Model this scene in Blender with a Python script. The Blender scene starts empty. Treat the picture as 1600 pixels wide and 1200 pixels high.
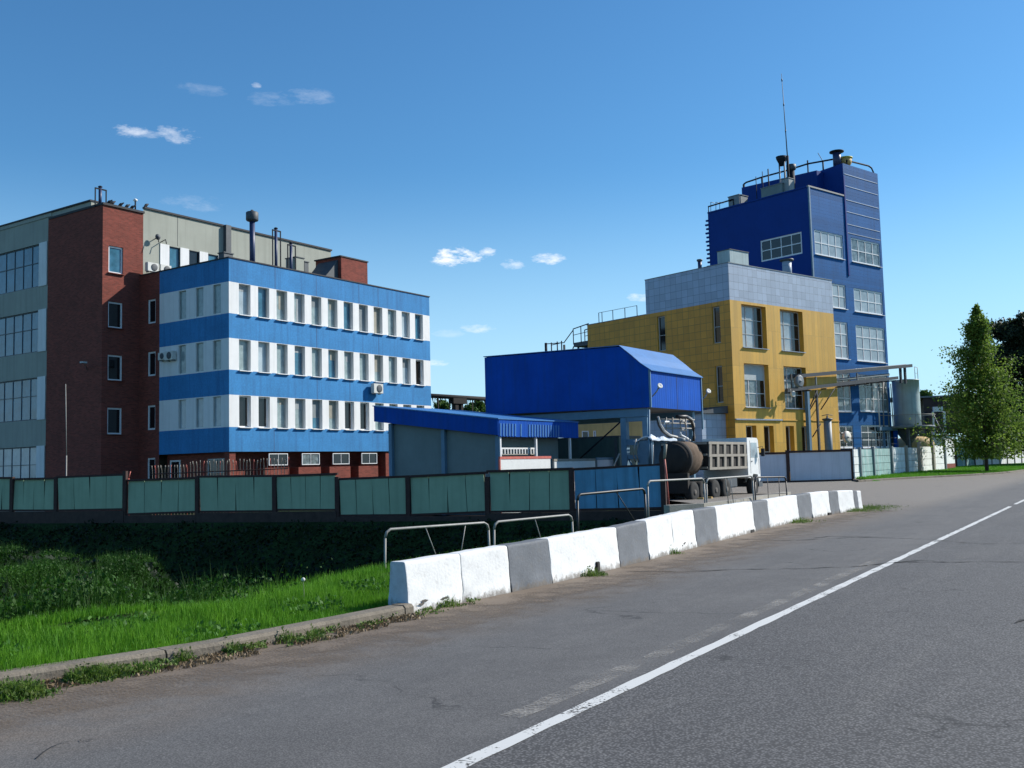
import bpy, bmesh, math, random
import numpy as np
from mathutils import Vector, Matrix
rnd = random.Random(7)
R = math.radians
sc = bpy.context.scene
C = sc.collection
# ------------------------------------------------------------------ camera
FPX, PITCH, ROLL, HC = 1570.0, R(4.72), R(1.463), 1.65
cp, sp, cr, sr = math.cos(PITCH), math.sin(PITCH), math.cos(ROLL), math.sin(ROLL)
Fw = Vector((0, cp, sp)); Up = Vector((0, -sp, cp)); Rt = Vector((1, 0, 0))
R2 = Rt*cr - Up*sr; U2 = Rt*sr + Up*cr
cam = bpy.data.cameras.new('camera'); co = bpy.data.objects.new('camera', cam); C.objects.link(co)
co.matrix_world = Matrix(((R2.x, U2.x, -Fw.x, 0), (R2.y, U2.y, -Fw.y, 0), (R2.z, U2.z, -Fw.z, HC), (0, 0, 0, 1)))
cam.sensor_width = 36; cam.lens = 36*FPX/1600; cam.clip_end = 5000; cam.clip_start = .1
sc.camera = co
# ------------------------------------------------------------------ light
SUN_AZ, SUN_EL = R(70), R(35)
sd = Vector((math.sin(SUN_AZ)*math.cos(SUN_EL), math.cos(SUN_AZ)*math.cos(SUN_EL), math.sin(SUN_EL)))
sl = bpy.data.lights.new('sun', 'SUN'); sl.energy = 5.0; sl.angle = R(.5); sl.color = (1, .95, .87)
so = bpy.data.objects.new('sun', sl); C.objects.link(so); so.rotation_euler = sd.to_track_quat('Z', 'Y').to_euler()
so.location = (30, 0, 60)
sc.view_settings.view_transform = 'Standard'; sc.view_settings.look = 'None'
sc.view_settings.exposure = .34; sc.view_settings.gamma = 1
w = bpy.data.worlds.new('World'); sc.world = w; w.use_nodes = True
N = w.node_tree.nodes; Lk = w.node_tree.links
bg = N['Background']; sky = N.new('ShaderNodeTexSky'); sky.sky_type = 'NISHITA'; sky.sun_disc = False
sky.sun_elevation = SUN_EL; sky.sun_rotation = SUN_AZ; sky.altitude = 100; sky.air_density = 1.0; sky.dust_density = .3; sky.ozone_density = 1.5
bg.inputs['Strength'].default_value = .088

def ray(px, py): return Fw + R2*((px-800)/FPX) + U2*((600-py)/FPX)
def at(px, py, Y):
    d = ray(px, py); return Vector((0, 0, HC)) + d*(Y/d.y)
def G(px, py, z=0.0):
    d = ray(px, py); return Vector((0, 0, HC)) + d*((z-HC)/d.z)

def math_node(nt, op, a, b=None, clamp=False):
    n = nt.nodes.new('ShaderNodeMath'); n.operation = op; n.use_clamp = clamp
    for i, v in enumerate((a, b)):
        if v is None: continue
        if isinstance(v, (int, float)): n.inputs[i].default_value = v
        else: nt.links.new(v, n.inputs[i])
    return n.outputs[0]
def dot_node(nt, a, vec):
    n = nt.nodes.new('ShaderNodeVectorMath'); n.operation = 'DOT_PRODUCT'
    nt.links.new(a, n.inputs[0]); n.inputs[1].default_value = vec; return n.outputs['Value']
# small fair weather clouds, fixed directions in the sky
tcw = N.new('ShaderNodeTexCoord'); dirw = tcw.outputs['Generated']
nz = N.new('ShaderNodeTexNoise'); nz.inputs['Scale'].default_value = 58; nz.inputs['Detail'].default_value = 9; nz.inputs['Roughness'].default_value = .66
mp = N.new('ShaderNodeMapping'); mp.inputs['Scale'].default_value = (1, 1, 2.6); Lk.new(dirw, mp.inputs[0]); Lk.new(mp.outputs[0], nz.inputs[0])
tot = None
for px, py, hw, hh, s in [(712, 400, 44, 17, 1.0), (762, 394, 16, 9, .6), (856, 405, 30, 10, .6), (800, 413, 24, 9, .4), (208, 205, 30, 10, .42), (270, 210, 40, 13, .36), (232, 211, 40, 7, .25), (485, 150, 44, 12, .12), (745, 513, 34, 8, .42), (300, 318, 44, 14, .12),
                      (468, 398, 34, 13, .38), (1000, 465, 26, 7, .5), (683, 567, 20, 6, .4), (420, 155, 40, 10, .10), (700, 520, 30, 8, .15), (320, 140, 40, 9, .08), (400, 134, 8, 5, .3)]:
    c = ray(px, py).normalized(); r_ = R2.copy(); u_ = U2.copy()
    a = math_node(w.node_tree, 'MULTIPLY', math_node(w.node_tree, 'SUBTRACT', dot_node(w.node_tree, dirw, r_), c.dot(r_)), FPX/hw)
    b = math_node(w.node_tree, 'MULTIPLY', math_node(w.node_tree, 'SUBTRACT', dot_node(w.node_tree, dirw, u_), c.dot(u_)), FPX/hh)
    q = math_node(w.node_tree, 'ADD', math_node(w.node_tree, 'MULTIPLY', a, a), math_node(w.node_tree, 'MULTIPLY', b, b))
    m = math_node(w.node_tree, 'SUBTRACT', 1.0, math_node(w.node_tree, 'MULTIPLY', q, .8), True)
    fr = math_node(w.node_tree, 'GREATER_THAN', dot_node(w.node_tree, dirw, c), 0)
    m = math_node(w.node_tree, 'MULTIPLY', m, fr)
    k = math_node(w.node_tree, 'MULTIPLY', math_node(w.node_tree, 'SUBTRACT', math_node(w.node_tree, 'ADD', math_node(w.node_tree, 'MULTIPLY', m, .55), math_node(w.node_tree, 'MULTIPLY', nz.outputs['Fac'], 1.9)), 1.16), 2.3*s, True)
    k = math_node(w.node_tree, 'MULTIPLY', k, math_node(w.node_tree, 'MULTIPLY', m, 2.5, True), True)
    tot = k if tot is None else math_node(w.node_tree, 'MAXIMUM', tot, k)
mx = N.new('ShaderNodeMix'); mx.data_type = 'RGBA'
hs = N.new('ShaderNodeHueSaturation'); hs.inputs['Saturation'].default_value = 1.12; Lk.new(sky.outputs[0], hs.inputs['Color'])
tn = N.new('ShaderNodeMix'); tn.data_type = 'RGBA'; tn.blend_type = 'MULTIPLY'; tn.inputs[0].default_value = 1; Lk.new(hs.outputs[0], tn.inputs[6]); tn.inputs[7].default_value = (.66, 1.10, 1.32, 1)
Lk.new(tot, mx.inputs[0]); hz = N.new('ShaderNodeMix'); hz.data_type = 'RGBA'; sx = N.new('ShaderNodeSeparateXYZ'); Lk.new(dirw, sx.inputs[0])
hr = N.new('ShaderNodeMapRange'); hr.interpolation_type = 'SMOOTHSTEP'; hr.inputs[1].default_value = 0; hr.inputs[2].default_value = .30; hr.inputs[3].default_value = .85; hr.inputs[4].default_value = 0; Lk.new(sx.outputs[2], hr.inputs[0])
Lk.new(hr.outputs[0], hz.inputs[0]); Lk.new(tn.outputs[2], hz.inputs[6]); hz.inputs[7].default_value = (5.2, 7.9, 10.0, 1); Lk.new(hz.outputs[2], mx.inputs[6]); mx.inputs[7].default_value = (10.0, 10.3, 10.9, 1)
Lk.new(mx.outputs[2], bg.inputs['Color'])

# ------------------------------------------------------------------ materials
MATS = {}
def mat(name, col, rough=.7, var=.12, scale=2.0, bump=0.0, bscale=40, metal=0.0, streak=0.0, dirt=0.0, pattern=None, spec=None, col2=None, fine=None, foot=None):
    if name in MATS: return MATS[name]
    m = bpy.data.materials.new(name); m.use_nodes = True; nt = m.node_tree; n = nt.nodes; l = nt.links
    p = n['Principled BSDF']; p.inputs['Roughness'].default_value = rough; p.inputs['Metallic'].default_value = metal
    if spec is not None: p.inputs['Specular IOR Level'].default_value = spec
    tc = n.new('ShaderNodeTexCoord'); ob = tc.outputs['Object']
    no = n.new('ShaderNodeTexNoise'); no.inputs['Scale'].default_value = scale; no.inputs['Detail'].default_value = 6; no.inputs['Roughness'].default_value = .65; l.new(ob, no.inputs[0])
    def mixc(fac, a, b, mode='MIX'):
        x = n.new('ShaderNodeMix'); x.data_type = 'RGBA'; x.blend_type = mode
        if isinstance(fac, (int, float)): x.inputs[0].default_value = fac
        else: l.new(fac, x.inputs[0])
        for i, v in ((6, a), (7, b)):
            if isinstance(v, tuple): x.inputs[i].default_value = v+(1,) if len(v) == 3 else v
            else: l.new(v, x.inputs[i])
        return x.outputs[2]
    lo = tuple(c*(1-var) for c in col); hi = tuple(min(1, c*(1+var)) for c in col)
    cr_ = n.new('ShaderNodeMapRange'); cr_.inputs[1].default_value = .3; cr_.inputs[2].default_value = .7; l.new(no.outputs['Fac'], cr_.inputs[0])
    c = mixc(cr_.outputs[0], lo, hi)
    hgt = None
    if pattern:
        kind = pattern[0]
        sep = n.new('ShaderNodeSeparateXYZ'); l.new(ob, sep.inputs[0])
        comb = n.new('ShaderNodeCombineXYZ'); l.new(math_node(nt, 'ADD', sep.outputs[0], sep.outputs[1]), comb.inputs[0]); l.new(sep.outputs[2], comb.inputs[1])
        if kind in ('brick', 'tile'):
            _, bw, bh, mort, mc = pattern
            br = n.new('ShaderNodeTexBrick'); l.new(comb.outputs[0], br.inputs[0]); br.inputs['Scale'].default_value = 1
            br.inputs['Brick Width'].default_value = bw; br.inputs['Row Height'].default_value = bh; br.inputs['Mortar Size'].default_value = mort
            br.inputs['Mortar Smooth'].default_value = .1; br.offset = .5 if kind == 'brick' else 0.0
            d = .3 if kind == 'brick' else .13
            br.inputs['Color1'].default_value = (1-d, 1-d, 1-d, 1); br.inputs['Color2'].default_value = (1+d*.6, 1+d*.6, 1+d*.6, 1); br.inputs['Mortar'].default_value = (1, 1, 1, 1)
            c = mixc(1.0, c, br.outputs['Color'], 'MULTIPLY'); c = mixc(br.outputs['Fac'], c, mc)
            hgt = math_node(nt, 'SUBTRACT', 1.0, br.outputs['Fac'])
        if kind == 'ribs':
            _, pitch, depth = pattern
            wv = n.new('ShaderNodeTexWave'); wv.bands_direction = 'X'; wv.inputs['Scale'].default_value = 1.0/pitch/3.18*1.0; wv.inputs['Distortion'].default_value = 0
            wv.wave_profile = 'SIN'; l.new(comb.outputs[0], wv.inputs[0]); hgt = math_node(nt, 'MULTIPLY', wv.outputs['Fac'], depth)
    if streak:
        mp = n.new('ShaderNodeMapping'); mp.inputs['Scale'].default_value = (2.2, 2.2, .12); l.new(ob, mp.inputs[0])
        ns = n.new('ShaderNodeTexNoise'); ns.inputs['Scale'].default_value = 1.6; ns.inputs['Detail'].default_value = 5; l.new(mp.outputs[0], ns.inputs[0])
        f = n.new('ShaderNodeMapRange'); f.inputs[1].default_value = .48; f.inputs[2].default_value = .72; f.inputs[4].default_value = streak; l.new(ns.outputs['Fac'], f.inputs[0])
        c = mixc(f.outputs[0], c, tuple(x*.45 for x in col) if col2 is None else col2)
    if dirt:
        nd = n.new('ShaderNodeTexNoise'); nd.inputs['Scale'].default_value = 6; nd.inputs['Detail'].default_value = 8; nd.inputs['Roughness'].default_value = .75; l.new(ob, nd.inputs[0])
        f = n.new('ShaderNodeMapRange'); f.inputs[1].default_value = .55; f.inputs[2].default_value = .68; f.inputs[4].default_value = dirt; l.new(nd.outputs['Fac'], f.inputs[0])
        c = mixc(f.outputs[0], c, (.16, .14, .11))
    if foot:
        sp_ = n.new('ShaderNodeSeparateXYZ'); l.new(ob, sp_.inputs[0]); nf_ = n.new('ShaderNodeTexNoise'); nf_.inputs['Scale'].default_value = 9; nf_.inputs['Detail'].default_value = 7; nf_.inputs['Roughness'].default_value = .7; l.new(ob, nf_.inputs[0])
        hh_ = math_node(nt, 'ADD', sp_.outputs[2], math_node(nt, 'MULTIPLY', math_node(nt, 'SUBTRACT', nf_.outputs['Fac'], .5), .35))
        f = n.new('ShaderNodeMapRange'); f.inputs[1].default_value = .01; f.inputs[2].default_value = .09; f.inputs[3].default_value = foot; f.inputs[4].default_value = 0; l.new(hh_, f.inputs[0])
        c = mixc(f.outputs[0], c, (.14, .115, .09))
    if fine:
        nf = n.new('ShaderNodeTexNoise'); nf.inputs['Scale'].default_value = fine[0]; nf.inputs['Detail'].default_value = 3; l.new(ob, nf.inputs[0])
        f = n.new('ShaderNodeMapRange'); f.inputs[1].default_value = .35; f.inputs[2].default_value = .65; f.inputs[3].default_value = 1-fine[1]; f.inputs[4].default_value = 1+fine[1]; l.new(nf.outputs['Fac'], f.inputs[0])
        cc = n.new('ShaderNodeCombineColor'); [l.new(f.outputs[0], cc.inputs[i]) for i in range(3)]
        c = mixc(1.0, c, cc.outputs[0], 'MULTIPLY')
    l.new(c, p.inputs['Base Color'])
    if bump or hgt is not None:
        nb = n.new('ShaderNodeTexNoise'); nb.inputs['Scale'].default_value = bscale; nb.inputs['Detail'].default_value = 4; l.new(ob, nb.inputs[0])
        h = math_node(nt, 'MULTIPLY', nb.outputs['Fac'], bump)
        if hgt is not None: h = math_node(nt, 'ADD', h, math_node(nt, 'MULTIPLY', hgt, .012))
        bp = n.new('ShaderNodeBump'); bp.inputs['Strength'].default_value = .8; bp.inputs['Distance'].default_value = 1.0; l.new(h, bp.inputs['Height']); l.new(bp.outputs[0], p.inputs['Normal'])
    MATS[name] = m; return m

M = dict(
 blue=mat('pale_blue_paint', (.036, .205, .45), .75, .16, .5, .004, 25, streak=.85, fine=(9, .08), spec=.25, col2=(.03, .15, .34)),
 white=mat('white_render', (.74, .74, .73), .8, .05, 1.2, .004, 25, streak=.3, col2=(.45, .45, .42)),
 joint=mat('dark_joint', (.03, .09, .2), .8),
 brick=mat('red_brick', (.235, .055, .038), .85, .2, .6, .004, 60, pattern=('brick', .26, .075, .012, (.17, .08, .065)), spec=.2),
 grey=mat('grey_render', (.33, .34, .29), .85, .08, .5, .004, 30, streak=.25),
 dark=mat('dark_metal', (.018, .022, .03), .7, .2, 4, spec=.15),
 bluedark=mat('dark_blue_pipe', (.02, .035, .10), .45, .2, 3),
 roof=mat('dark_roofing', (.035, .035, .04), .8, .2, 3),
 frame=mat('white_window_frame', (.75, .75, .75), .4, .03),
 framegrey=mat('grey_window_frame', (.42, .43, .42), .5, .06),
 framedark=mat('dark_window_frame', (.05, .06, .08), .5, .06),
 fgreen=mat('green_fence_sheet', (.30, .41, .28), .75, .08, 1.2, .002, 20, streak=.25, spec=.15),
 fblue=mat('blue_fence_sheet', (.10, .30, .46), .6, .14, 1.5, .002, 20, streak=.55, dirt=.25),
 rust=mat('rust_brown_post', (.045, .02, .016), .8, .3, 6),
 fencebase=mat('fence_plinth', (.05, .032, .026), .9, .3, 3, .01, 12),
 deep=mat('deep_blue_sheet', (.003, .072, .38), .6, .18, .5, pattern=('ribs', .25, .8), streak=.55, spec=.1, col2=(.01, .06, .24)),
 deeproof=mat('blue_roof_sheet', (.035, .16, .40), .5, .1, 1, pattern=('ribs', .25, .6), streak=.2),
 teal=mat('grey_teal_sheet', (.15, .20, .20), .7, .12, .8, pattern=('ribs', .2, .4), dirt=.2),
 tealpost=mat('blue_grey_steel', (.10, .20, .29), .6, .12, 3, dirt=.2),
 yellow=mat('mustard_tile', (.62, .275, .026), .55, .1, .6, .001, 30, pattern=('tile', .62, .62, .012, (.17, .12, .035)), streak=.2),
 yellowr=mat('mustard_sheet', (.64, .355, .045), .6, .08, .5, .001, 30, pattern=('tile', .45, 3.1, .008, (.33, .23, .05)), streak=.25, col2=(.22, .2, .07)),
 yplain=mat('mustard_trim', (.55, .31, .04), .6, .08),
 silver=mat('grey_blue_cladding', (.33, .40, .50), .5, .06, .6, pattern=('tile', .62, .62, .010, (.13, .16, .2))),
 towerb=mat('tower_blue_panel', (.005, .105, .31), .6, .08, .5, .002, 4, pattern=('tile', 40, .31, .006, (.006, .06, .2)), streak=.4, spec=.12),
 towerl=mat('tower_blue_panel_shade', (.004, .040, .22), .6, .08, .5, pattern=('ribs', .4, .5), spec=.15),  # darker copy of the tower blue, with the sides' shade in the colour
 steel=mat('grey_steel', (.17, .20, .22), .55, .15, 3, dirt=.25),
 steelb=mat('bridge_steel', (.075, .085, .095), .65, .15, 3, dirt=.2, spec=.2),
 steeldk=mat('dark_grey_steel', (.06, .07, .08), .6, .2, 3),
 tankm=mat('tank_paint', (.36, .45, .45), .5, .12, 1, streak=.4, pattern=('ribs', .6, .3)),
 tan=mat('tan_paint', (.50, .33, .12), .7, .15, 1, streak=.4),
 concrete=mat('concrete', (.30, .28, .24), .9, .15, 1.5, .01, 20, dirt=.4, fine=(60, .12)),
 kerbm=mat('kerb_concrete', (.165, .140, .108), .92, .25, 2.0, .012, 25, dirt=.5, fine=(80, .15)),
 barw=mat('white_painted_concrete', (.70, .70, .685), .8, .06, 2.0, .004, 30, dirt=.25, fine=(25, .05), foot=.8),
 barg=mat('grey_painted_concrete', (.125, .135, .15), .8, .12, 2.5, .004, 30, dirt=.3, fine=(25, .08), foot=.8),
 barend=mat('blue_grey_block_end', (.42, .50, .58), .8, .2, 4, .012, 9, dirt=.7),  # darker blue-grey for the nearest block's end face
 chip=mat('bare_concrete_chip', (.10, .09, .08), .95, .3, 8),
 gatem=mat('pale_grey_sheet', (.60, .61, .66), .6, .07, .7, pattern=('ribs', .12, .3), streak=.2),
 slabw=mat('whitewashed_slab', (.74, .75, .74), .85, .16, 1.4, .01, 8, streak=.5, col2=(.3, .33, .32), dirt=.35),
 slabg=mat('weathered_green_slab', (.20, .34, .33), .85, .35, 1.2, .01, 8, streak=.6, col2=(.55, .58, .57), dirt=.35),
 redp=mat('faded_red_paint', (.50, .12, .09), .6, .2, 6),
 pipe=mat('galvanised_tube', (.27, .26, .24), .55, .2, 8, dirt=.4),
 blackp=mat('black_tube', (.015, .015, .017), .5, .2, 8),
 beige=mat('dusty_beige_steel', (.26, .235, .195), .75, .2, 2, dirt=.5),
 grime_shade=mat('grime_and_shade_black', (.018, .015, .013), .85, .3, 3),
 tyre=mat('tyre_rubber', (.015, .015, .015), .9, .2, 6),
 cabw=mat('white_cab_paint', (.72, .72, .70), .4, .06, 2, dirt=.3),
 hose=mat('pale_hose', (.45, .43, .40), .6, .2, 4),
 far=mat('brown_far_wall', (.10, .06, .05), .9, .2, 1),
 bark=mat('bark', (.08, .06, .05), .9, .3, 6, .01, 30),
 acw=mat('ac_casing', (.6, .6, .56), .5, .05),
 bird=mat('pigeon_feathers', (.025, .027, .035), .8, .2),
 box=mat('vent_box_metal', (.22, .25, .25), .5, .1, 3),
)
def glass(name, col, rough=.06, var=.35, sc_=1.2):
    m = mat(name, col, rough, var, sc_, spec=.6); return m
GL = dict(sky=glass('pane_blue', (.05, .15, .22)), curt=glass('pane_curtain', (.25, .31, .31), .12, .25, 2.5), dark=glass('pane_dark', (.012, .012, .014)),
          pale=glass('pane_pale', (.33, .39, .42), .12, .25, 1), grid=glass('pane_workshop', (.16, .20, .21), .1, .75, 2.2))

# ------------------------------------------------------------------ mesh builder
class MB:
    def __init__(s): s.v = []; s.f = []; s.m = []; s.mats = []; s.sm = []
    def mi(s, mt):
        if mt not in s.mats: s.mats.append(mt)
        return s.mats.index(mt)
    def poly(s, pts, mt, smooth=False):
        k = len(s.v); s.v += [tuple(p) for p in pts]; s.f.append(tuple(range(k, k+len(pts)))); s.m.append(s.mi(mt)); s.sm.append(smooth)
    def hexa(s, p, mt, skip=()):
        # p: 8 points, bottom 4 (ccw) then top 4
        k = len(s.v); s.v += [tuple(q) for q in p]
        for i, f in enumerate([(3, 2, 1, 0), (4, 5, 6, 7), (0, 1, 5, 4), (1, 2, 6, 5), (2, 3, 7, 6), (3, 0, 4, 7)]):
            if i in skip: continue
            s.f.append(tuple(k+j for j in f)); s.m.append(s.mi(mt)); s.sm.append(False)
    def box(s, x0, x1, y0, y1, z0, z1, mt):
        if x0 > x1: x0, x1 = x1, x0
        if y0 > y1: y0, y1 = y1, y0
        if z0 > z1: z0, z1 = z1, z0
        s.hexa([(x0, y0, z0), (x1, y0, z0), (x1, y1, z0), (x0, y1, z0), (x0, y0, z1), (x1, y0, z1), (x1, y1, z1), (x0, y1, z1)], mt)
    def tube(s, pts, r, mt, n=8, r1=None):
        pts = [Vector(p) for p in pts]; rings = []
        for i, p in enumerate(pts):
            d = (pts[min(i+1, len(pts)-1)]-pts[max(i-1, 0)]).normalized()
            a = d.cross(Vector((0, 0, 1)))
            if a.length < 1e-3: a = Vector((1, 0, 0))
            a.normalize(); b = d.cross(a)
            rr = r if r1 is None else r+(r1-r)*i/(len(pts)-1)
            k = len(s.v); s.v += [tuple(p+a*math.cos(t)*rr+b*math.sin(t)*rr) for t in [2*math.pi*j/n for j in range(n)]]; rings.append(k)
        mi = s.mi(mt)
        for i in range(len(rings)-1):
            for j in range(n):
                s.f.append((rings[i]+j, rings[i]+(j+1) % n, rings[i+1]+(j+1) % n, rings[i+1]+j)); s.m.append(mi); s.sm.append(True)
        for k, rv in ((rings[0], True), (rings[-1], False)):
            f = tuple(k+j for j in range(n)); s.f.append(f[::-1] if rv else f); s.m.append(mi); s.sm.append(False)
    def lathe(s, prof, mt, c=(0, 0, 0), n=24, axis='z'):
        def P(r, h, t):
            if axis == 'z': return (c[0]+r*math.cos(t), c[1]+r*math.sin(t), c[2]+h)
            if axis == 'x': return (c[0]+h, c[1]+r*math.cos(t), c[2]+r*math.sin(t))
            return (c[0]+r*math.sin(t), c[1]+h, c[2]+r*math.cos(t))
        k = len(s.v); mi = s.mi(mt)
        for r, h in prof: s.v += [P(r, h, 2*math.pi*j/n) for j in range(n)]
        for i in range(len(prof)-1):
            for j in range(n):
                s.f.append((k+i*n+j, k+i*n+(j+1) % n, k+(i+1)*n+(j+1) % n, k+(i+1)*n+j)); s.m.append(mi)
                s.sm.append(True)
        if prof[0][0] > .001: s.f.append(tuple(k+j for j in range(n))[::-1]); s.m.append(mi); s.sm.append(False)
        if prof[-1][0] > .001: s.f.append(tuple(k+(len(prof)-1)*n+j for j in range(n))); s.m.append(mi); s.sm.append(False)
    def fb(s, face, off, u0, u1, z0, z1, d0, d1, mt):   # box on a facade; d = outward distance
        if face == 'R': s.box(u0, u1, off-d1, off-d0, z0, z1, mt)
        else: s.box(off-d1, off-d0, u0, u1, z0, z1, mt)
    def build(s, name, parent=None, bevel=0, loc=None, **tags):
        me = bpy.data.meshes.new(name); me.from_pydata(s.v, [], s.f)
        for mt in s.mats: me.materials.append(mt)
        me.polygons.foreach_set('material_index', s.m); me.polygons.foreach_set('use_smooth', s.sm); me.update()
        o = bpy.data.objects.new(name, me); C.objects.link(o)
        if parent: o.parent = parent
        if loc is not None: o.location = loc
        if bevel:
            bm = bmesh.new(); bm.from_mesh(me); bmesh.ops.remove_doubles(bm, verts=bm.verts, dist=1e-4)
            bmesh.ops.bevel(bm, geom=[e for e in bm.edges if e.calc_face_angle(0) > .5], offset=bevel, segments=2, affect='EDGES'); bm.to_mesh(me); bm.free()
        for k_, v_ in tags.items(): o[k_] = v_
        return o
def thing(name, label, cat, loc=(0, 0, 0), rz=0.0, group=None):
    o = bpy.data.objects.new(name, None); C.objects.link(o); o.location = loc; o.rotation_euler = (0, 0, rz)
    o.empty_display_size = .3; o['label'] = label; o['category'] = cat
    if group: o['group'] = group
    return o
def struct(o): o['kind'] = 'structure'; return o

class Frame:
    """site grid: x runs away to the right, y away to the left, z up; origin at a building's near corner"""
    def __init__(s, px, py, Y, yaw, z0=0.0, org=None):
        p = at(px, py, Y) if org is None else org
        s.o = Vector((p.x, p.y, z0)); s.yaw = R(yaw); s.rz = math.pi/2-s.yaw
        s.e1 = Vector((math.sin(s.yaw), math.cos(s.yaw), 0)); s.e2 = Vector((-math.cos(s.yaw), math.sin(s.yaw), 0))
    def w(s, x, y, z=0): return s.o+s.e1*x+s.e2*y+Vector((0, 0, z))
    def Rf(s, px, py, off=0.0):   # hit the plane y=off -> (x, z)
        d = ray(px, py); o = Vector((0, 0, HC))-s.o; t = (off-o.dot(s.e2))/d.dot(s.e2); p = o+d*t; return p.dot(s.e1), p.z
    def Lf(s, px, py, off=0.0):   # hit the plane x=off -> (y, z)
        d = ray(px, py); o = Vector((0, 0, HC))-s.o; t = (off-o.dot(s.e1))/d.dot(s.e1); p = o+d*t; return p.dot(s.e2), p.z
    def hit(s, face, off, px, py): return s.Rf(px, py, off) if face == 'R' else s.Lf(px, py, off)

def facade(mb, face, off, u0, u1, bands, ops, rd, mrev):
    """wall with openings; bands = [(z0,z1,mat)], ops = [(u0,u1,z0,z1)], reveals go rd deep"""
    us = sorted({u0, u1} | {o[0] for o in ops} | {o[1] for o in ops}); zs = sorted({b[0] for b in bands} | {b[1] for b in bands} | {o[2] for o in ops} | {o[3] for o in ops})
    us = [u for u in us if u0 <= u <= u1]
    def P(u, z, d=0.0): return (u, off+d, z) if face == 'R' else (off+d, u, z)
    for za, zb in zip(zs, zs[1:]):
        zc = (za+zb)/2; mt = next((b[2] for b in bands if b[0] <= zc <= b[1]), None)
        if mt is None: continue
        start = us[0]
        run = []
        for ua, ub in zip(us, us[1:]):
            uc = (ua+ub)/2
            if any(o[0] < uc < o[1] and o[2] < zc < o[3] for o in ops):
                if start is not None and ua > start: run.append((start, ua))
                start = ub
        if us[-1] > start: run.append((start, us[-1]))
        for a, b in run:
            q = [P(a, za), P(b, za), P(b, zb), P(a, zb)]; mb.poly(q if face == 'R' else q[::-1], mt)
    for a, b, za, zb in ops:
        for q in ([P(a, za), P(a, zb), P(a, zb, rd), P(a, za, rd)], [P(b, za, rd), P(b, zb, rd), P(b, zb), P(b, za)],
                  [P(a, zb), P(b, zb), P(b, zb, rd), P(a, zb, rd)], [P(a, za, rd), P(b, za, rd), P(b, za), P(a, za)]):
            mb.poly(q, mrev)
def window(parent, face, off, u0, u1, z0, z1, rd, nx, nz_, fm, pm, fw=.07, sill=None, ndiv=None, name='window'):
    mb = MB(); d0, d1 = -rd, -rd+.06
    mb.fb(face, off, u0, u0+fw, z0, z1, d0, d1, fm); mb.fb(face, off, u1-fw, u1, z0, z1, d0, d1, fm)
    mb.fb(face, off, u0+fw, u1-fw, z0, z0+fw, d0, d1, fm); mb.fb(face, off, u0+fw, u1-fw, z1-fw, z1, d0, d1, fm)
    b = fw*.6
    for i in range(1, nx):
        u = u0+(u1-u0)*i/nx; mb.fb(face, off, u-b/2, u+b/2, z0+fw, z1-fw, d0, d1-.01, fm)
    zz = ndiv if ndiv is not None else [k/nz_ for k in range(1, nz_)]
    for t in zz:
        z = z0+(z1-z0)*t; mb.fb(face, off, u0+fw, u1-fw, z-b/2, z+b/2, d0, d1-.004, fm)
    wn = mb.build(name, parent)
    pb = MB(); pb.fb(face, off, u0+.01, u1-.01, z0+.01, z1-.01, d0-.02, d0+.012, pm); pb.build('pane', wn)
    if sill is not None:
        sb = MB(); sb.fb(face, off, u0-.06, u1+.06, z0-.05, z0-.002, -.02, .14, sill); sb.build('sill', wn)
    return wn

def proj(p):
    v = Vector(p)-Vector((0, 0, HC)); z = v.dot(Fw); return 800+FPX*v.dot(R2)/z, 600-FPX*v.dot(U2)/z
# ================================================================== SETTING
def G2(px, py): p = G(px, py); return (p.x, p.y)
kerb_front = [(-14.5, -1.5), (-9.5, 3.2)]+[G2(*p) for p in [(0, 1079), (196, 1049), (340, 1025), (484, 995), (640, 961)]]
BASE = [(640, 960), (726, 942), (800, 926), (864, 911.5), (970, 888), (1016, 875), (1055, 864.5), (1090, 855), (1124, 845.5), (1181, 831), (1204, 825), (1250, 814.5), (1271, 810), (1299, 804), (1313, 802), (1337, 798.5), (1343, 797.5), (1349, 796.5)]
_pc = np.polyfit([p[0] for p in BASE], [p[1] for p in BASE], 4); bar_front = [G2(px, float(np.polyval(_pc, px))) for px, _ in BASE]
def smooth_line(pts, n=2):
    for _ in range(n):
        pts = [pts[0]]+[((a[0]+2*b[0]+c[0])/4, (a[1]+2*b[1]+c[1])/4) for a, b, c in zip(pts, pts[1:], pts[2:])]+[pts[-1]]
    return pts
edge = kerb_front[:-1]+bar_front
FN = Frame(0, 0, 0, 20.6, org=at(1046, 760, 40))
fa = FN.w(0, 0); fb_ = FN.w(0, 60)
def dist_poly(X, Y, pts):
    best = np.full(X.shape, 1e9); sgn = np.ones(X.shape)
    for (ax, ay), (bx, by) in zip(pts, pts[1:]):
        dx, dy = bx-ax, by-ay; L2 = dx*dx+dy*dy
        t = np.clip(((X-ax)*dx+(Y-ay)*dy)/L2, 0, 1); d = np.hypot(X-ax-t*dx, Y-ay-t*dy)
        s = np.sign(dx*(Y-ay)-dy*(X-ax)); m = d < best-1e-9
        best = np.where(m, d, best); sgn = np.where(m, s, sgn)
    return best*sgn            # positive to the left of the line
far_kerb = [(26.2, 77.5), (24.6, 73.5)]+[G2(*p) for p in [(1341, 753.2), (1400, 749.5), (1460, 746.2), (1520, 743.2), (1565, 740.2), (1600, 736)]]+[(75, 121), (110, 152)]
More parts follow.
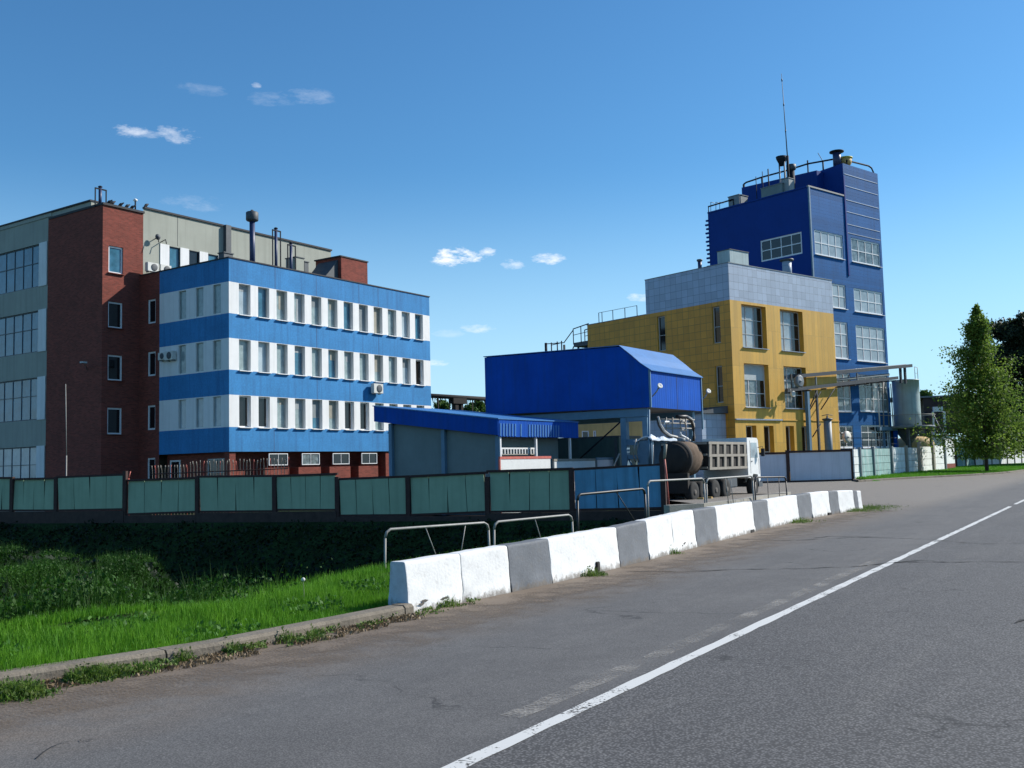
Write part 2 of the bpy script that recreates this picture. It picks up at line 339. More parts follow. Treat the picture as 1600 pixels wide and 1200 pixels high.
def terrain(X, Y):
    X = np.asarray(X, float); Y = np.asarray(Y, float)
    dk = dist_poly(X, Y, edge); df = (X-fa.x)*(-FN.e1.x)+(Y-fa.y)*(-FN.e1.y)     # in front of the fence
    zk = np.interp(dk, [-.2, .25, 2.1, 5.6, 12], [-.12, .10, .09, -.62, -4.4])
    along = (X-fa.x)*FN.e2.x+(Y-fa.y)*FN.e2.y
    zf = np.interp(df, [-1, .5, 4.5], [-.55, -.6, -4.4])
    z = np.maximum(np.maximum(zk, zf), -4.3)
    q = np.clip((along+1)/(-4), 0, 1); z = np.where(dk > 0, z*(1-q)+(-.12)*q, z)       # closes up beyond the fence's end
    yd = -.6+.45*np.clip((X-4)/9, 0, 1); z = np.where(df < -.5, np.where(X > 8, -.15, yd), z)
    _k = far_kerb[2:]; _b = ((_k[1][0]-_k[0][0]), (_k[1][1]-_k[0][1])); _k = [(_k[0][0]-_b[0]*5, _k[0][1]-_b[1]*5)]+_k[1:]; fk = dist_poly(X, Y, _k); z = np.where((fk > 0) & (X > 25.2), np.where(Y > 60, np.interp(fk, [0, .25, 4, 14], [-.12, .1, .22, .45]), z), z)
    ws = np.clip((-.245*Y-.8-X)/2.5, 0, 1)*np.clip((Y-9)/3, 0, 1)*np.clip((33-Y)/3, 0, 1)*np.clip((dk-2.5)/2, 0, 1)*(df > 3)
    lump = -.95+.22*np.sin(X*.9+Y*.5)*np.sin(Y*.8-X*.3)+.12*np.sin(X*2.3+1)*np.sin(Y*1.9)
    z = z*(1-ws)+np.maximum(lump, z)*ws
    nzv = .05*np.sin(X*1.3+Y*.7)+.04*np.sin(X*.6-Y*1.9); z = np.where((dk > 2.2) & (df > .5), z+nzv*1.5, z)
    return z
gx = np.concatenate([-np.geomspace(2500, 32, 22), np.arange(-31, 34, .33), np.arange(34, 70, 1.1), np.geomspace(71, 2500, 30)])
gy = np.concatenate([-np.geomspace(400, 5, 12), np.arange(-4, 60, .33), np.arange(60.5, 135, .9), np.geomspace(136, 3000, 30)])
GX, GY = np.meshgrid(gx, gy); GZ = terrain(GX, GY)
def grid_obj(name, GX, GY, GZ, mt, smooth=True):
    ny, nx = GX.shape; me = bpy.data.meshes.new(name); v = np.stack([GX, GY, GZ], -1).reshape(-1, 3)
    i = np.arange(ny*nx).reshape(ny, nx); f = np.stack([i[:-1, :-1], i[:-1, 1:], i[1:, 1:], i[1:, :-1]], -1).reshape(-1, 4)
    me.vertices.add(len(v)); me.vertices.foreach_set('co', v.ravel()); me.loops.add(f.size); me.loops.foreach_set('vertex_index', f.ravel())
    me.polygons.add(len(f)); me.polygons.foreach_set('loop_start', np.arange(0, f.size, 4)); me.polygons.foreach_set('loop_total', np.full(len(f), 4))
    me.polygons.foreach_set('use_smooth', np.full(len(f), smooth)); me.materials.append(mt); me.update(calc_edges=True)
    o = bpy.data.objects.new(name, me); C.objects.link(o); return o
gm = mat('earth_and_turf', (.022, .040, .012), .95, .5, .8, .05, 5, spec=.1, fine=(12, .4))
struct(grid_obj('ground', GX, GY, GZ, gm))
# far turf reads green where it is lit
# ---- asphalt
def line_xy(p, q): return Vector((q[0]-p[0], q[1]-p[1], 0))
L0 = Vector((*G2(710, 1200), 0)); L1 = Vector((*G2(1584, 789), 0)); ldir = (L1-L0).normalized(); lnor = Vector((ldir.y, -ldir.x, 0))
def asphalt():
    m = bpy.data.materials.new('asphalt'); m.use_nodes = True; nt = m.node_tree; n = nt.nodes; l = nt.links; p = n['Principled BSDF']
    tc = n.new('ShaderNodeTexCoord'); ob = tc.outputs['Object']
    def noise(sc_, det=4, rough=.6, vec=ob):
        q = n.new('ShaderNodeTexNoise'); q.inputs['Scale'].default_value = sc_; q.inputs['Detail'].default_value = det; q.inputs['Roughness'].default_value = rough; l.new(vec, q.inputs[0]); return q.outputs['Fac']
    def mr(v, a, b, c=0, d=1):
        q = n.new('ShaderNodeMapRange'); q.inputs[1].default_value = a; q.inputs[2].default_value = b; q.inputs[3].default_value = c; q.inputs[4].default_value = d; l.new(v, q.inputs[0]); return q.outputs[0]
    def mix(f, a, b, mode='MIX'):
        x = n.new('ShaderNodeMix'); x.data_type = 'RGBA'; x.blend_type = mode
        if isinstance(f, (int, float)): x.inputs[0].default_value = f
        else: l.new(f, x.inputs[0])
        for i, v in ((6, a), (7, b)):
            if isinstance(v, tuple): x.inputs[i].default_value = v+(1,)
            else: l.new(v, x.inputs[i])
        return x.outputs[2]
    dl = math_node(nt, 'SUBTRACT', dot_node(nt, ob, lnor), L0.dot(lnor))     # metres to the right of the centre line
    wob = math_node(nt, 'MULTIPLY', math_node(nt, 'SUBTRACT', noise(.7), .5), 1.2)
    right = mr(math_node(nt, 'ADD', dl, math_node(nt, 'MULTIPLY', wob, .1)), -.25, .05)
    base = mix(mr(noise(.35, 5), .35, .65), (.120, .116, .113), (.152, .147, .142))
    base = mix(mr(noise(.9, 7, .75), .50, .60, 0, .28), base, (.095, .091, .089))
    base = mix(mr(noise(3, 6), .4, .7, 0, .5), base, (.105, .101, .099))
    base = mix(math_node(nt, 'MULTIPLY', right, .4), base, (.112, .111, .115))
    # worn pale dust in long streaks along the traffic
    mp = n.new('ShaderNodeMapping'); mp.inputs['Rotation'].default_value = (0, 0, -math.atan2(ldir.y, ldir.x)); mp.vector_type = 'TEXTURE'; l.new(ob, mp.inputs[0])
    mp.inputs['Rotation'].default_value = (0, 0, math.atan2(ldir.y, ldir.x))
    mp2 = n.new('ShaderNodeMapping'); mp2.inputs['Scale'].default_value = (.12, 1.3, 1); l.new(mp.outputs[0], mp2.inputs[0])
    base = mix(mr(noise(1.5, 4, .6, mp2.outputs[0]), .52, .75, 0, .35), base, (.21, .20, .185))
    # brown dirt near the kerb
    edge_d = math_node(nt, 'ADD', dl, wob)
    dirt = mr(edge_d, -3.3, -2.0, 1, 0)
    dirt = math_node(nt, 'MULTIPLY', dirt, mr(noise(2.2, 6, .7), .3, .6, .25, .9))
    base = mix(dirt, base, (.185, .148, .115))
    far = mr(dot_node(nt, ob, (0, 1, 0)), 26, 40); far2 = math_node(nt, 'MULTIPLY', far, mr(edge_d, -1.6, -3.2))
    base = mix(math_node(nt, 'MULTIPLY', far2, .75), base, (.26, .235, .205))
    # aggregate: stones, coarser on the right carriageway
    vo = n.new('ShaderNodeTexVoronoi'); vo.inputs['Scale'].default_value = 85; l.new(ob, vo.inputs[0])
    vo2 = n.new('ShaderNodeTexVoronoi'); vo2.inputs['Scale'].default_value = 55; l.new(ob, vo2.inputs[0])
    st = mr(vo.outputs['Distance'], .1, .65, 1.28, .62); st2 = mr(vo2.outputs['Distance'], .1, .6, 1.4, .48)
    sc2 = mix(right, st, st2) if False else None
    s_ = n.new('ShaderNodeMix'); s_.data_type = 'FLOAT'; l.new(right, s_.inputs[0]); l.new(st, s_.inputs[2]); l.new(st2, s_.inputs[3])
    cc = n.new('ShaderNodeCombineColor'); [l.new(s_.outputs[0], cc.inputs[i]) for i in range(3)]
    base = mix(1.0, base, cc.outputs[0], 'MULTIPLY')
    wn = n.new('ShaderNodeTexWhiteNoise'); l.new(vo2.outputs['Position'], wn.inputs[0])
    spk = mr(wn.outputs['Value'], .93, .97, 0, .45); base = mix(math_node(nt, 'MULTIPLY', spk, mr(vo2.outputs['Distance'], .25, .4, 1, 0)), base, (.30, .29, .27))
    # hairline cracks
    vc = n.new('ShaderNodeTexVoronoi'); vc.feature = 'DISTANCE_TO_EDGE'; vc.inputs['Scale'].default_value = .42
    wv = n.new('ShaderNodeMix'); wv.data_type = 'VECTOR'; wv.inputs[0].default_value = .06
    nn = n.new('ShaderNodeTexNoise'); nn.inputs['Scale'].default_value = 3; nn.inputs['Detail'].default_value = 6; l.new(ob, nn.inputs[0])
    vm = n.new('ShaderNodeVectorMath'); vm.operation = 'MULTIPLY_ADD'; l.new(nn.outputs['Color'], vm.inputs[0]); vm.inputs[1].default_value = (.5, .5, .5); l.new(ob, vm.inputs[2]); l.new(vm.outputs[0], vc.inputs[0])
    ck = math_node(nt, 'MULTIPLY', mr(vc.outputs['Distance'], 0, .009, 1, 0), mr(noise(.5, 3), .53, .6))
    base = mix(math_node(nt, 'MULTIPLY', ck, .75), base, (.02, .02, .02))
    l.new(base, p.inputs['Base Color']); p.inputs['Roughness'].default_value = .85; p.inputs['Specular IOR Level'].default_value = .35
    hb = math_node(nt, 'MULTIPLY', s_.outputs[0], .0042)
    bp = n.new('ShaderNodeBump'); bp.inputs['Strength'].default_value = .9; l.new(hb, bp.inputs['Height']); l.new(bp.outputs[0], p.inputs['Normal'])
    return m
ASPH = asphalt()
def ngon(name, pts, z, mt):
    bm = bmesh.new(); vs = [bm.verts.new((x, y, z)) for x, y in pts]; f = bm.faces.new(vs)
    if f.normal.z < 0: f.normal_flip()
    bmesh.ops.triangulate(bm, faces=[f]); me = bpy.data.meshes.new(name); bm.to_mesh(me); bm.free(); me.materials.append(mt)
    o = bpy.data.objects.new(name, me); C.objects.link(o); return o
re = [(L0+ldir*t+lnor*5.2) for t in (-14, 40, 120, 260)]
apr = [(bar_front[-1][0]+.1, bar_front[-1][1]+.3), (bar_front[-1][0]-.7, bar_front[-1][1]+.6), (9.0, 33.4), (8.2, 36.5), (7.2, 41.0), (6.2, 50), (4, 60), (8, 78), (25.5, 78.5)]
struct(ngon('road', edge+apr+far_kerb+[(p.x, p.y) for p in re[::-1]], 0.0, ASPH))
# ---- painted centre line, an older worn line beside it
def strip(name, p, q, wd, z, mt, seg=60, wob=.0, parent=None):
    mb = MB(); p = Vector(p); q = Vector(q); d = (q-p).normalized(); nn = Vector((d.y, -d.x, 0)); L = (q-p).length; prev = None
    for i in range(seg+1):
        t = i/seg; c = p+(q-p)*t; w0 = wd/2*(1+wob*rnd.uniform(-1, 1)); w1 = wd/2*(1+wob*rnd.uniform(-1, 1))
        a = c+nn*-w0; b = c+nn*w1; a.z = b.z = z
        if prev: mb.poly([prev[0], prev[1], b, a], mt)
        prev = (a, b)
    return mb.build(name, parent)
def worn(name, col, lo, hi):
    m = bpy.data.materials.new(name); m.use_nodes = True; nt = m.node_tree; n = nt.nodes; l = nt.links; p = n['Principled BSDF']
    p.inputs['Base Color'].default_value = col+(1,); p.inputs['Roughness'].default_value = .8
    tc = n.new('ShaderNodeTexCoord'); a = n.new('ShaderNodeTexNoise'); a.inputs['Scale'].default_value = 45; a.inputs['Detail'].default_value = 3; l.new(tc.outputs['Object'], a.inputs[0])
    b = n.new('ShaderNodeTexNoise'); b.inputs['Scale'].default_value = 2.5; b.inputs['Detail'].default_value = 4; l.new(tc.outputs['Object'], b.inputs[0])
    s = math_node(nt, 'ADD', math_node(nt, 'MULTIPLY', a.outputs['Fac'], .6), math_node(nt, 'MULTIPLY', b.outputs['Fac'], .7))
    q = n.new('ShaderNodeMapRange'); q.inputs[1].default_value = lo; q.inputs[2].default_value = hi; l.new(s, q.inputs[0]); l.new(q.outputs[0], p.inputs['Alpha'])
    return m
WL = worn('road_paint', (.56, .56, .54), .50, .58); WO = worn('old_road_paint', (.33, .31, .28), .58, .92)
gap = G(1582, 790)
tg = (Vector((gap.x, gap.y, 0))-L0).dot(ldir)
struct(strip('road_marking', L0-ldir*9, L0+ldir*(tg-.6), .118, .004, WL, 160, .14)); struct(strip('road_marking', L0+ldir*(tg+.9), L0+ldir*(tg+60), .118, .004, WL, 60, .1))
struct(strip('old_road_marking', L0-lnor*.30+ldir*1.1, L0-lnor*.27+ldir*12.6, .17, .004, WO, 60, .2))
# ---- long cracks across the carriageway
ckm = mat('open_crack', (.018, .017, .017), .95, .2)
def crack(pts, wd):
    mb = MB(); P = []
    for (a, b) in zip(pts, pts[1:]):
        a = G(*a); b = G(*b); k = max(3, int((b-a).length/.12))
        for i in range(k): P.append(a+(b-a)*(i/k)+Vector((rnd.uniform(-1, 1), rnd.uniform(-1, 1), 0))*.028)
    prev = None
    for i, c in enumerate(P[:-1]):
        d = (P[i+1]-c).normalized(); nn = Vector((d.y, -d.x, 0))*wd*rnd.uniform(.1, 1)
        a = c-nn; b = c+nn; a.z = b.z = .008
        if prev: mb.poly([prev[0], prev[1], b, a], ckm)
        prev = (a, b)
    struct(mb.build('road_crack'))
crack([(975, 893), (1060, 894), (1150, 890), (1240, 889), (1330, 886), (1400, 879), (1470, 879), (1530, 878), (1640, 879)], .03)
crack([(1130, 842), (1240, 845), (1330, 840), (1400, 841), (1450, 843), (1530, 850), (1640, 849)], .03)
crack([(1400, 879), (1440, 876), (1500, 880)], .04)
crack([(1640, 966), (1600, 969), (1578, 980)], .03)
crack([(1270, 841), (1300, 838), (1395, 840)], .04)
crack([(60, 1185), (100, 1160), (130, 1158), (175, 1155)], .006)
crack([(1320, 1137), (1375, 1139)], .004); crack([(1490, 1136), (1525, 1139)], .004)
# ---- kerbs
def offset(pts, d):
    out = []
    for i, p in enumerate(pts):
        a = Vector(pts[max(0, i-1)]); b = Vector(pts[min(len(pts)-1, i+1)]); t = (b-a).normalized(); out.append((p[0]-t.y*d, p[1]+t.x*d))
    return out
def kerb(name, pts, wd, h, mt, seglen=3.0, z0=-.15):
    # resample, small gap between stones
    P = [Vector(p) for p in pts]; S = [0]
    for a, b in zip(P, P[1:]): S.append(S[-1]+(b-a).length)
    def ev(s):
        for i in range(len(P)-1):
            if s <= S[i+1] or i == len(P)-2:
                return P[i]+(P[i+1]-P[i])*((s-S[i])/(S[i+1]-S[i]))
    mb = MB(); s = 0
    while s < S[-1]-.05:
        e = min(s+seglen, S[-1]); k = max(2, int((e-s)/.6)+1); a_ = s+.008; b_ = e-.008
        dz = rnd.uniform(-.008, .008); sh = rnd.uniform(-.012, .012); q = []
        for i in range(k+1):
            c = ev(a_+(b_-a_)*i/k); c1 = ev(min(S[-1], a_+(b_-a_)*i/k+.05)); c0 = ev(max(0, a_+(b_-a_)*i/k-.05)); t = (c1-c0).normalized(); nn = Vector((-t.y, t.x))
            f0 = c+nn*sh; f1 = c+nn*(sh+.035); r0 = c+nn*(sh+wd); zt = h+dz
            q.append([(f0.x, f0.y, z0), (f0.x+nn.x*.006, f0.y+nn.y*.006, zt-.03), (f1.x, f1.y, zt), (r0.x, r0.y, zt), (r0.x, r0.y, z0)])
        for a, b in zip(q, q[1:]):
            for j in range(4): mb.poly([a[j], b[j], b[j+1], a[j+1]], mt)
        mb.poly([q[0][j] for j in range(5)], mt); mb.poly([q[-1][j] for j in range(4, -1, -1)], mt)
        s = e
    return struct(mb.build(name))
kf = kerb_front[:-1]+[(bar_front[0][0]+.06, bar_front[0][1]-.05)]
kerb('kerb', kf, .22, .125, M['kerbm'], 3.1)
kerb('kerb', far_kerb, .2, .14, M['kerbm'], 3.0)
# verge of bare earth along the kerb
dirtm = worn('loose_dirt', (.155, .118, .085), .68, 1.0)
mbd = MB(); rings = [offset(edge, -d_) for d_ in (0, .35, .95, 1.8)]
for i in range(len(edge)-1):
    for r0, r1 in zip(rings, rings[1:]): mbd.poly([(*r0[i], .006), (*r1[i], .006), (*r1[i+1], .006), (*r0[i+1], .006)], dirtm)
od = struct(mbd.build('loose_dirt')); at_ = od.data.attributes.new('fade', 'FLOAT', 'POINT'); fv = [1, .75, .3, 0]; vals = []
for i in range(len(edge)-1):
    for k in range(3): vals += [fv[k], fv[k+1], fv[k+1], fv[k]]
at_.data.foreach_set('value', vals)
nt_ = dirtm.node_tree; p_ = nt_.nodes['Principled BSDF']; src = p_.inputs['Alpha'].links[0].from_socket; mrn = src.node
an = nt_.nodes.new('ShaderNodeAttribute'); an.attribute_name = 'fade'; sfac = mrn.inputs[0].links[0].from_socket
nt_.links.new(math_node(nt_, 'ADD', sfac, math_node(nt_, 'MULTIPLY', an.outputs['Fac'], .42)), mrn.inputs[0]); nt_.links.new(math_node(nt_, 'MULTIPLY', mrn.outputs[0], math_node(nt_, 'MULTIPLY', an.outputs['Fac'], 3, True)), p_.inputs['Alpha'])
# ================================================================== VEGETATION
def leafmat(name, a, b, scale=1.5, trans=.25):
    m = bpy.data.materials.new(name); m.use_nodes = True; nt = m.node_tree; n = nt.nodes; l = nt.links; p = n['Principled BSDF']
    tc = n.new('ShaderNodeTexCoord'); q = n.new('ShaderNodeTexNoise'); q.inputs['Scale'].default_value = scale; q.inputs['Detail'].default_value = 5; q.inputs['Roughness'].default_value = .7; l.new(tc.outputs['Object'], q.inputs[0])
    r = n.new('ShaderNodeMapRange'); r.inputs[1].default_value = .35; r.inputs[2].default_value = .65; l.new(q.outputs['Fac'], r.inputs[0])
    x = n.new('ShaderNodeMix'); x.data_type = 'RGBA'; l.new(r.outputs[0], x.inputs[0]); x.inputs[6].default_value = a+(1,); x.inputs[7].default_value = b+(1,); l.new(x.outputs[2], p.inputs['Base Color'])
    p.inputs['Roughness'].default_value = .6; p.inputs['Specular IOR Level'].default_value = .25
    t = n.new('ShaderNodeBsdfTranslucent'); l.new(x.outputs[2], t.inputs[0]); ms = n.new('ShaderNodeMixShader'); ms.inputs[0].default_value = trans
    o = n['Material Output']; l.new(p.outputs[0], ms.inputs[1]); l.new(t.outputs[0], ms.inputs[2]); l.new(ms.outputs[0], o.inputs[0]); return m
rs = np.random.RandomState(5)
def raw_mesh(name, v, f, mt, parent=None, **tags):
    me = bpy.data.meshes.new(name); k = f.shape[1]
    me.vertices.add(len(v)); me.vertices.foreach_set('co', v.astype(np.float32).ravel()); me.loops.add(f.size); me.loops.foreach_set('vertex_index', f.ravel().astype(np.int32))
    me.polygons.add(len(f)); me.polygons.foreach_set('loop_start', np.arange(0, f.size, k)); me.polygons.foreach_set('loop_total', np.full(len(f), k)); me.materials.append(mt); me.update(calc_edges=True)
    o = bpy.data.objects.new(name, me); C.objects.link(o)
    if parent: o.parent = parent
    for a, b in tags.items(): o[a] = b
    return o
def leaves(name, P, size, mt, parent=None, elong=1.6, up=.0, **tags):
    n = len(P); a = rs.normal(size=(n, 3)); a[:, 2] += up; a /= np.linalg.norm(a, axis=1)[:, None]
    b = np.cross(a, rs.normal(size=(n, 3))); b /= np.linalg.norm(b, axis=1)[:, None]
    s = (size*rs.uniform(.6, 1.3, n))[:, None]; a = a*s*elong; b = b*s*.5
    v = np.stack([P-a*.5, P+b, P+a*.5, P-b], 1).reshape(-1, 3); f = np.arange(4*n).reshape(n, 4); return raw_mesh(name, v, f, mt, parent, **tags)
def blades(name, X, Y, Z, H, W, mt, lean=.35, **tags):
    n = len(X); th = rs.uniform(0, 6.283, n); ph = rs.uniform(0, 6.283, n); ln = H*lean*rs.uniform(0, 1.3, n)
    dx, dy = np.cos(th)*W/2, np.sin(th)*W/2; lx, ly = np.cos(ph)*ln, np.sin(ph)*ln
    v = np.stack([np.stack([X-dx, Y-dy, Z-.02], 1), np.stack([X+dx, Y+dy, Z-.02], 1), np.stack([X+dx*.7+lx*.35, Y+dy*.7+ly*.35, Z+H*.55], 1), np.stack([X+lx, Y+ly, Z+H], 1), np.stack([X-dx*.7+lx*.35, Y-dy*.7+ly*.35, Z+H*.55], 1)], 1).reshape(-1, 3)
    k = np.arange(n)[:, None]*5
    f = np.concatenate([k+np.array([[0, 1, 2, 4]])], 0); f2 = np.concatenate([k+np.array([[4, 2, 3, 3]])], 0)
    # last face as a triangle: build two meshes' worth in one via degenerate-free tris
    tri = np.concatenate([k+np.array([[0, 1, 2]]), k+np.array([[0, 2, 4]]), k+np.array([[4, 2, 3]])], 0)
    return raw_mesh(name, v, tri, mt, **tags)
LG = leafmat('grass_blade', (.055, .185, .010), (.145, .34, .022), 2.6, .35); LD = leafmat('dark_weed_leaf', (.014, .045, .008), (.03, .085, .012), .8, .25)
LB = leafmat('bush_leaf', (.012, .050, .004), (.040, .115, .010), .5, .3); LDRY = leafmat('dry_stalk', (.30, .30, .20), (.20, .24, .12), 2, .2)
LT = leafmat('birch_leaf', (.07, .14, .022), (.21, .30, .05), .6, .5); LK = leafmat('dark_tree_leaf', (.018, .030, .016), (.035, .05, .02), .4, .3)
LF = leafmat('far_tree_leaf', (.05, .11, .02), (.10, .17, .03), .15, .3)
LDR = leafmat('shade_dark_ditch_leaf', (.004, .010, .003), (.010, .022, .006), .5, .1)  # near-black leaves: the ditch's shade is put into their colour
def along_edge(n, d0, d1, pts, pw=1.0):
    P = np.array(pts); seg = np.hypot(*(P[1:]-P[:-1]).T); cum = np.concatenate([[0], np.cumsum(seg)])
    s = rs.uniform(0, cum[-1], n); i = np.clip(np.searchsorted(cum, s)-1, 0, len(seg)-1); t = (s-cum[i])/seg[i]
    d = (P[i+1]-P[i])/seg[i][:, None]; c = P[i]+(P[i+1]-P[i])*t[:, None]; o = d0+(d1-d0)*rs.uniform(0, 1, n)**pw
    return c[:, 0]-d[:, 1]*o, c[:, 1]+d[:, 0]*o
verge = [p for p in kerb_front[1:-1]]+bar_front[:3]
X, Y = along_edge(165000, .13, 5.2, verge, 1.35); Z = np.maximum(terrain(X, Y), -.4)
hn = .6+.8*(.5+.5*np.sin(X*2.1+Y*1.3)*np.sin(X*.9-Y*2.4))
o = blades('verge_grass', X, Y, Z, rs.uniform(.05, .15, len(X))*hn, rs.uniform(.004, .009, len(X)), LG, kind='stuff', label='bright green grass on the verge behind the kerb', category='grass')
X, Y = along_edge(60000, .45, 6.2, bar_front[2:]); Z = np.maximum(terrain(X, Y), -.4)
blades('bank_grass', X, Y, Z, rs.uniform(.06, .2, len(X)), rs.uniform(.006, .012, len(X)), LG, kind='stuff', label='green grass behind the striped concrete barrier', category='grass')
# weeds growing in the gutter at the kerb's foot
clx = []
for px, py, k, sp in [(10, 1090, 1300, .13), (38, 1088, 900, .10), (125, 1066, 800, .08), (150, 1062, 900, .08), (175, 1058, 300, .08), (225, 1052, 160, .08), (285, 1034, 260, .07), (350, 1020, 150, .07), (362, 1022, 140, .06), (420, 1000, 500, .07), (445, 1004, 240, .09), (490, 1000, 160, .09),
                      (925, 900, 350, .12), (700, 948, 150, .1), (1050, 866, 150, .1), (1232, 817, 800, .28), (1250, 815, 300, .25), (1330, 799, 900, .5), (1350, 796, 700, .5), (1365, 793, 500, .5)]:
    p = G(px, py); a_ = rs.normal(0, 1, k); b_ = rs.normal(0, .8, k); clx.append(np.stack([p.x+a_*sp, p.y+b_*sp, np.exp(-(a_*a_+b_*b_)*.45)], 1))
q = np.concatenate(clx); hh = rs.uniform(.02, .15, len(q))*(.15+.95*q[:, 2]); blades('gutter_weeds', q[:, 0], q[:, 1], np.zeros(len(q)), hh, rs.uniform(.006, .014, len(q)), leafmat('weed_blade', (.06, .15, .015), (.16, .24, .04), 3, .3), .7, kind='stuff', label='scattered weeds and grass tufts at the foot of the kerb', category='weeds')
fkp = smooth_line(far_kerb[1:-1], 0); mb = MB(); lawnm = mat('lawn', (.055, .17, .016), .95, .25, .6, .05, 8, spec=.1, fine=(14, .35)); prev = None
for i in range(241):
    P_ = np.array(fkp); sg = np.hypot(*(P_[1:]-P_[:-1]).T); cu = np.concatenate([[0], np.cumsum(sg)]); s_ = cu[-1]*i/240; j = min(len(sg)-1, int(np.searchsorted(cu, s_, side='right')-1)); d_ = (P_[j+1]-P_[j])/sg[j]; c_ = P_[j]+d_*(s_-cu[j]); row = []
    for o_ in (.22, 1, 2.5, 5, 9, 14): x_, y_ = c_[0]-d_[1]*o_, c_[1]+d_[0]*o_; row.append((x_, y_, float(terrain(np.array([x_]), np.array([y_]))[0])+.03))
    if prev:
        for a, b, c2, d2 in zip(prev, prev[1:], row[1:], row): mb.poly([a, d2, c2, b], lawnm, True)
    prev = row
struct(mb.build('lawn'))
X, Y = along_edge(60000, .22, 11, fkp, 1.3); blades('lawn_grass', X, Y, terrain(X, Y)+.02, rs.uniform(.06, .16, len(X)), rs.uniform(.02, .035, len(X)), LG, .6, kind='stuff', label='short bright green grass strip between far kerb and slab fence', category='grass')
k_ = rs.uniform(0, 1, len(q)) < .35; leaves('gutter_leaves', np.stack([q[k_, 0], q[k_, 1], hh[k_]*rs.uniform(.2, 1, k_.sum())+.01], 1), .022, leafmat('broad_weed_leaf', (.04, .10, .015), (.13, .16, .05), 6, .3), kind='stuff', label='small broad leaved weeds among the gutter tufts', category='weeds')
X, Y = along_edge(9000, .3, 2.6, verge); Z = terrain(X, Y); cl_ = (np.sin(X*2.9+Y)*np.sin(Y*2.2-X*1.7) > .25); leaves('verge_clover', np.stack([X[cl_], Y[cl_], Z[cl_]+rs.uniform(.03, .13, cl_.sum())], 1), .035, leafmat('clover_leaf', (.03, .11, .012), (.07, .18, .02), 3, .3), kind='stuff', label='darker clover patches scattered through the verge grass', category='clover', up=1.2)
# hollow between verge and fence
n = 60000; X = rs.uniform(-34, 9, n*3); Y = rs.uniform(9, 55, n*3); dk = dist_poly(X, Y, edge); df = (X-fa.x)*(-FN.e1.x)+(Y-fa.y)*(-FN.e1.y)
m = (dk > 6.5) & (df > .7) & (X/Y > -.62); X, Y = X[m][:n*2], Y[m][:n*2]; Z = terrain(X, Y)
leaves('ditch_undergrowth', np.stack([X, Y, Z+rs.uniform(0, .3, len(X))], 1), .11, LDR, kind='stuff', label='undergrowth, coloured dark for shade, covering the ditch in front of the green fence', category='undergrowth')
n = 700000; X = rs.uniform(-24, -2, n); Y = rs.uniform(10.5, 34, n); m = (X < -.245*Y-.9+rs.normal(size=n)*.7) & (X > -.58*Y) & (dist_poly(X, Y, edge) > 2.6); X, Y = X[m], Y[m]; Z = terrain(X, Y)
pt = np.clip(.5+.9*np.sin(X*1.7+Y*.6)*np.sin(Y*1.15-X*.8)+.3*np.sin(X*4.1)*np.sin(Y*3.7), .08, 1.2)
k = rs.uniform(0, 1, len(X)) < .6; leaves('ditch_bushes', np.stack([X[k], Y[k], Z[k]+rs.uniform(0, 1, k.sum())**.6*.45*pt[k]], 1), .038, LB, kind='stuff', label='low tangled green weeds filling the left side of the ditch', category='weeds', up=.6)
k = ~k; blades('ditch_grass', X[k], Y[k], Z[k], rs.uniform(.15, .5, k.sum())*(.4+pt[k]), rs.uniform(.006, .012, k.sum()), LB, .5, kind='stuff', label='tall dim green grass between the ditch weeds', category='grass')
X, Y = along_edge(45000, 2.4, 4.8, verge[:7]); blades('verge_grass_rear', X, Y, terrain(X, Y), rs.uniform(.08, .17, len(X)), rs.uniform(.005, .009, len(X)), LG, kind='stuff', label='taller green grass along the rear of the verge', category='grass')
X, Y = along_edge(3600, -.36, .02, verge[1:6], .8); kk = (np.sin(X*5.1+Y*3)*np.sin(Y*4.3-X*2) > -.25); X, Y = X[kk], Y[kk]; leaves('leaf_litter', np.stack([X, Y, rs.uniform(.01, .03, len(X))], 1), .022, leafmat('dry_litter', (.13, .085, .05), (.26, .20, .12), 9, .1), kind='stuff', label='brown leaf litter and grit lying in the gutter', category='leaf litter', up=2.5)
X, Y = along_edge(3200, -.30, .0, verge[1:7], .7); kk = (np.sin(X*3.3+Y*5)*np.sin(Y*2.3-X*4) > .1); X, Y = X[kk], Y[kk]; leaves('gutter_seedlings', np.stack([X, Y, rs.uniform(.01, .07, len(X))], 1), .024, leafmat('seedling_leaf', (.05, .12, .015), (.15, .20, .05), 6, .3), kind='stuff', label='tiny green seedlings between the larger gutter weeds', category='weeds', up=.8)
n = 200; px = np.concatenate([rs.uniform(-20, 60, 80), rs.uniform(50, 160, n-80)]); yy = rs.uniform(11.5, 13.0, n); X = (px-800)/FPX*yy; Z = terrain(X, yy)
blades('dry_grass_stalks', X, yy, Z, rs.uniform(.3, .55, n), rs.uniform(.006, .012, n), LDRY, .3, kind='stuff', label='pale dry grass stalks behind the left of the verge', category='dry grass')
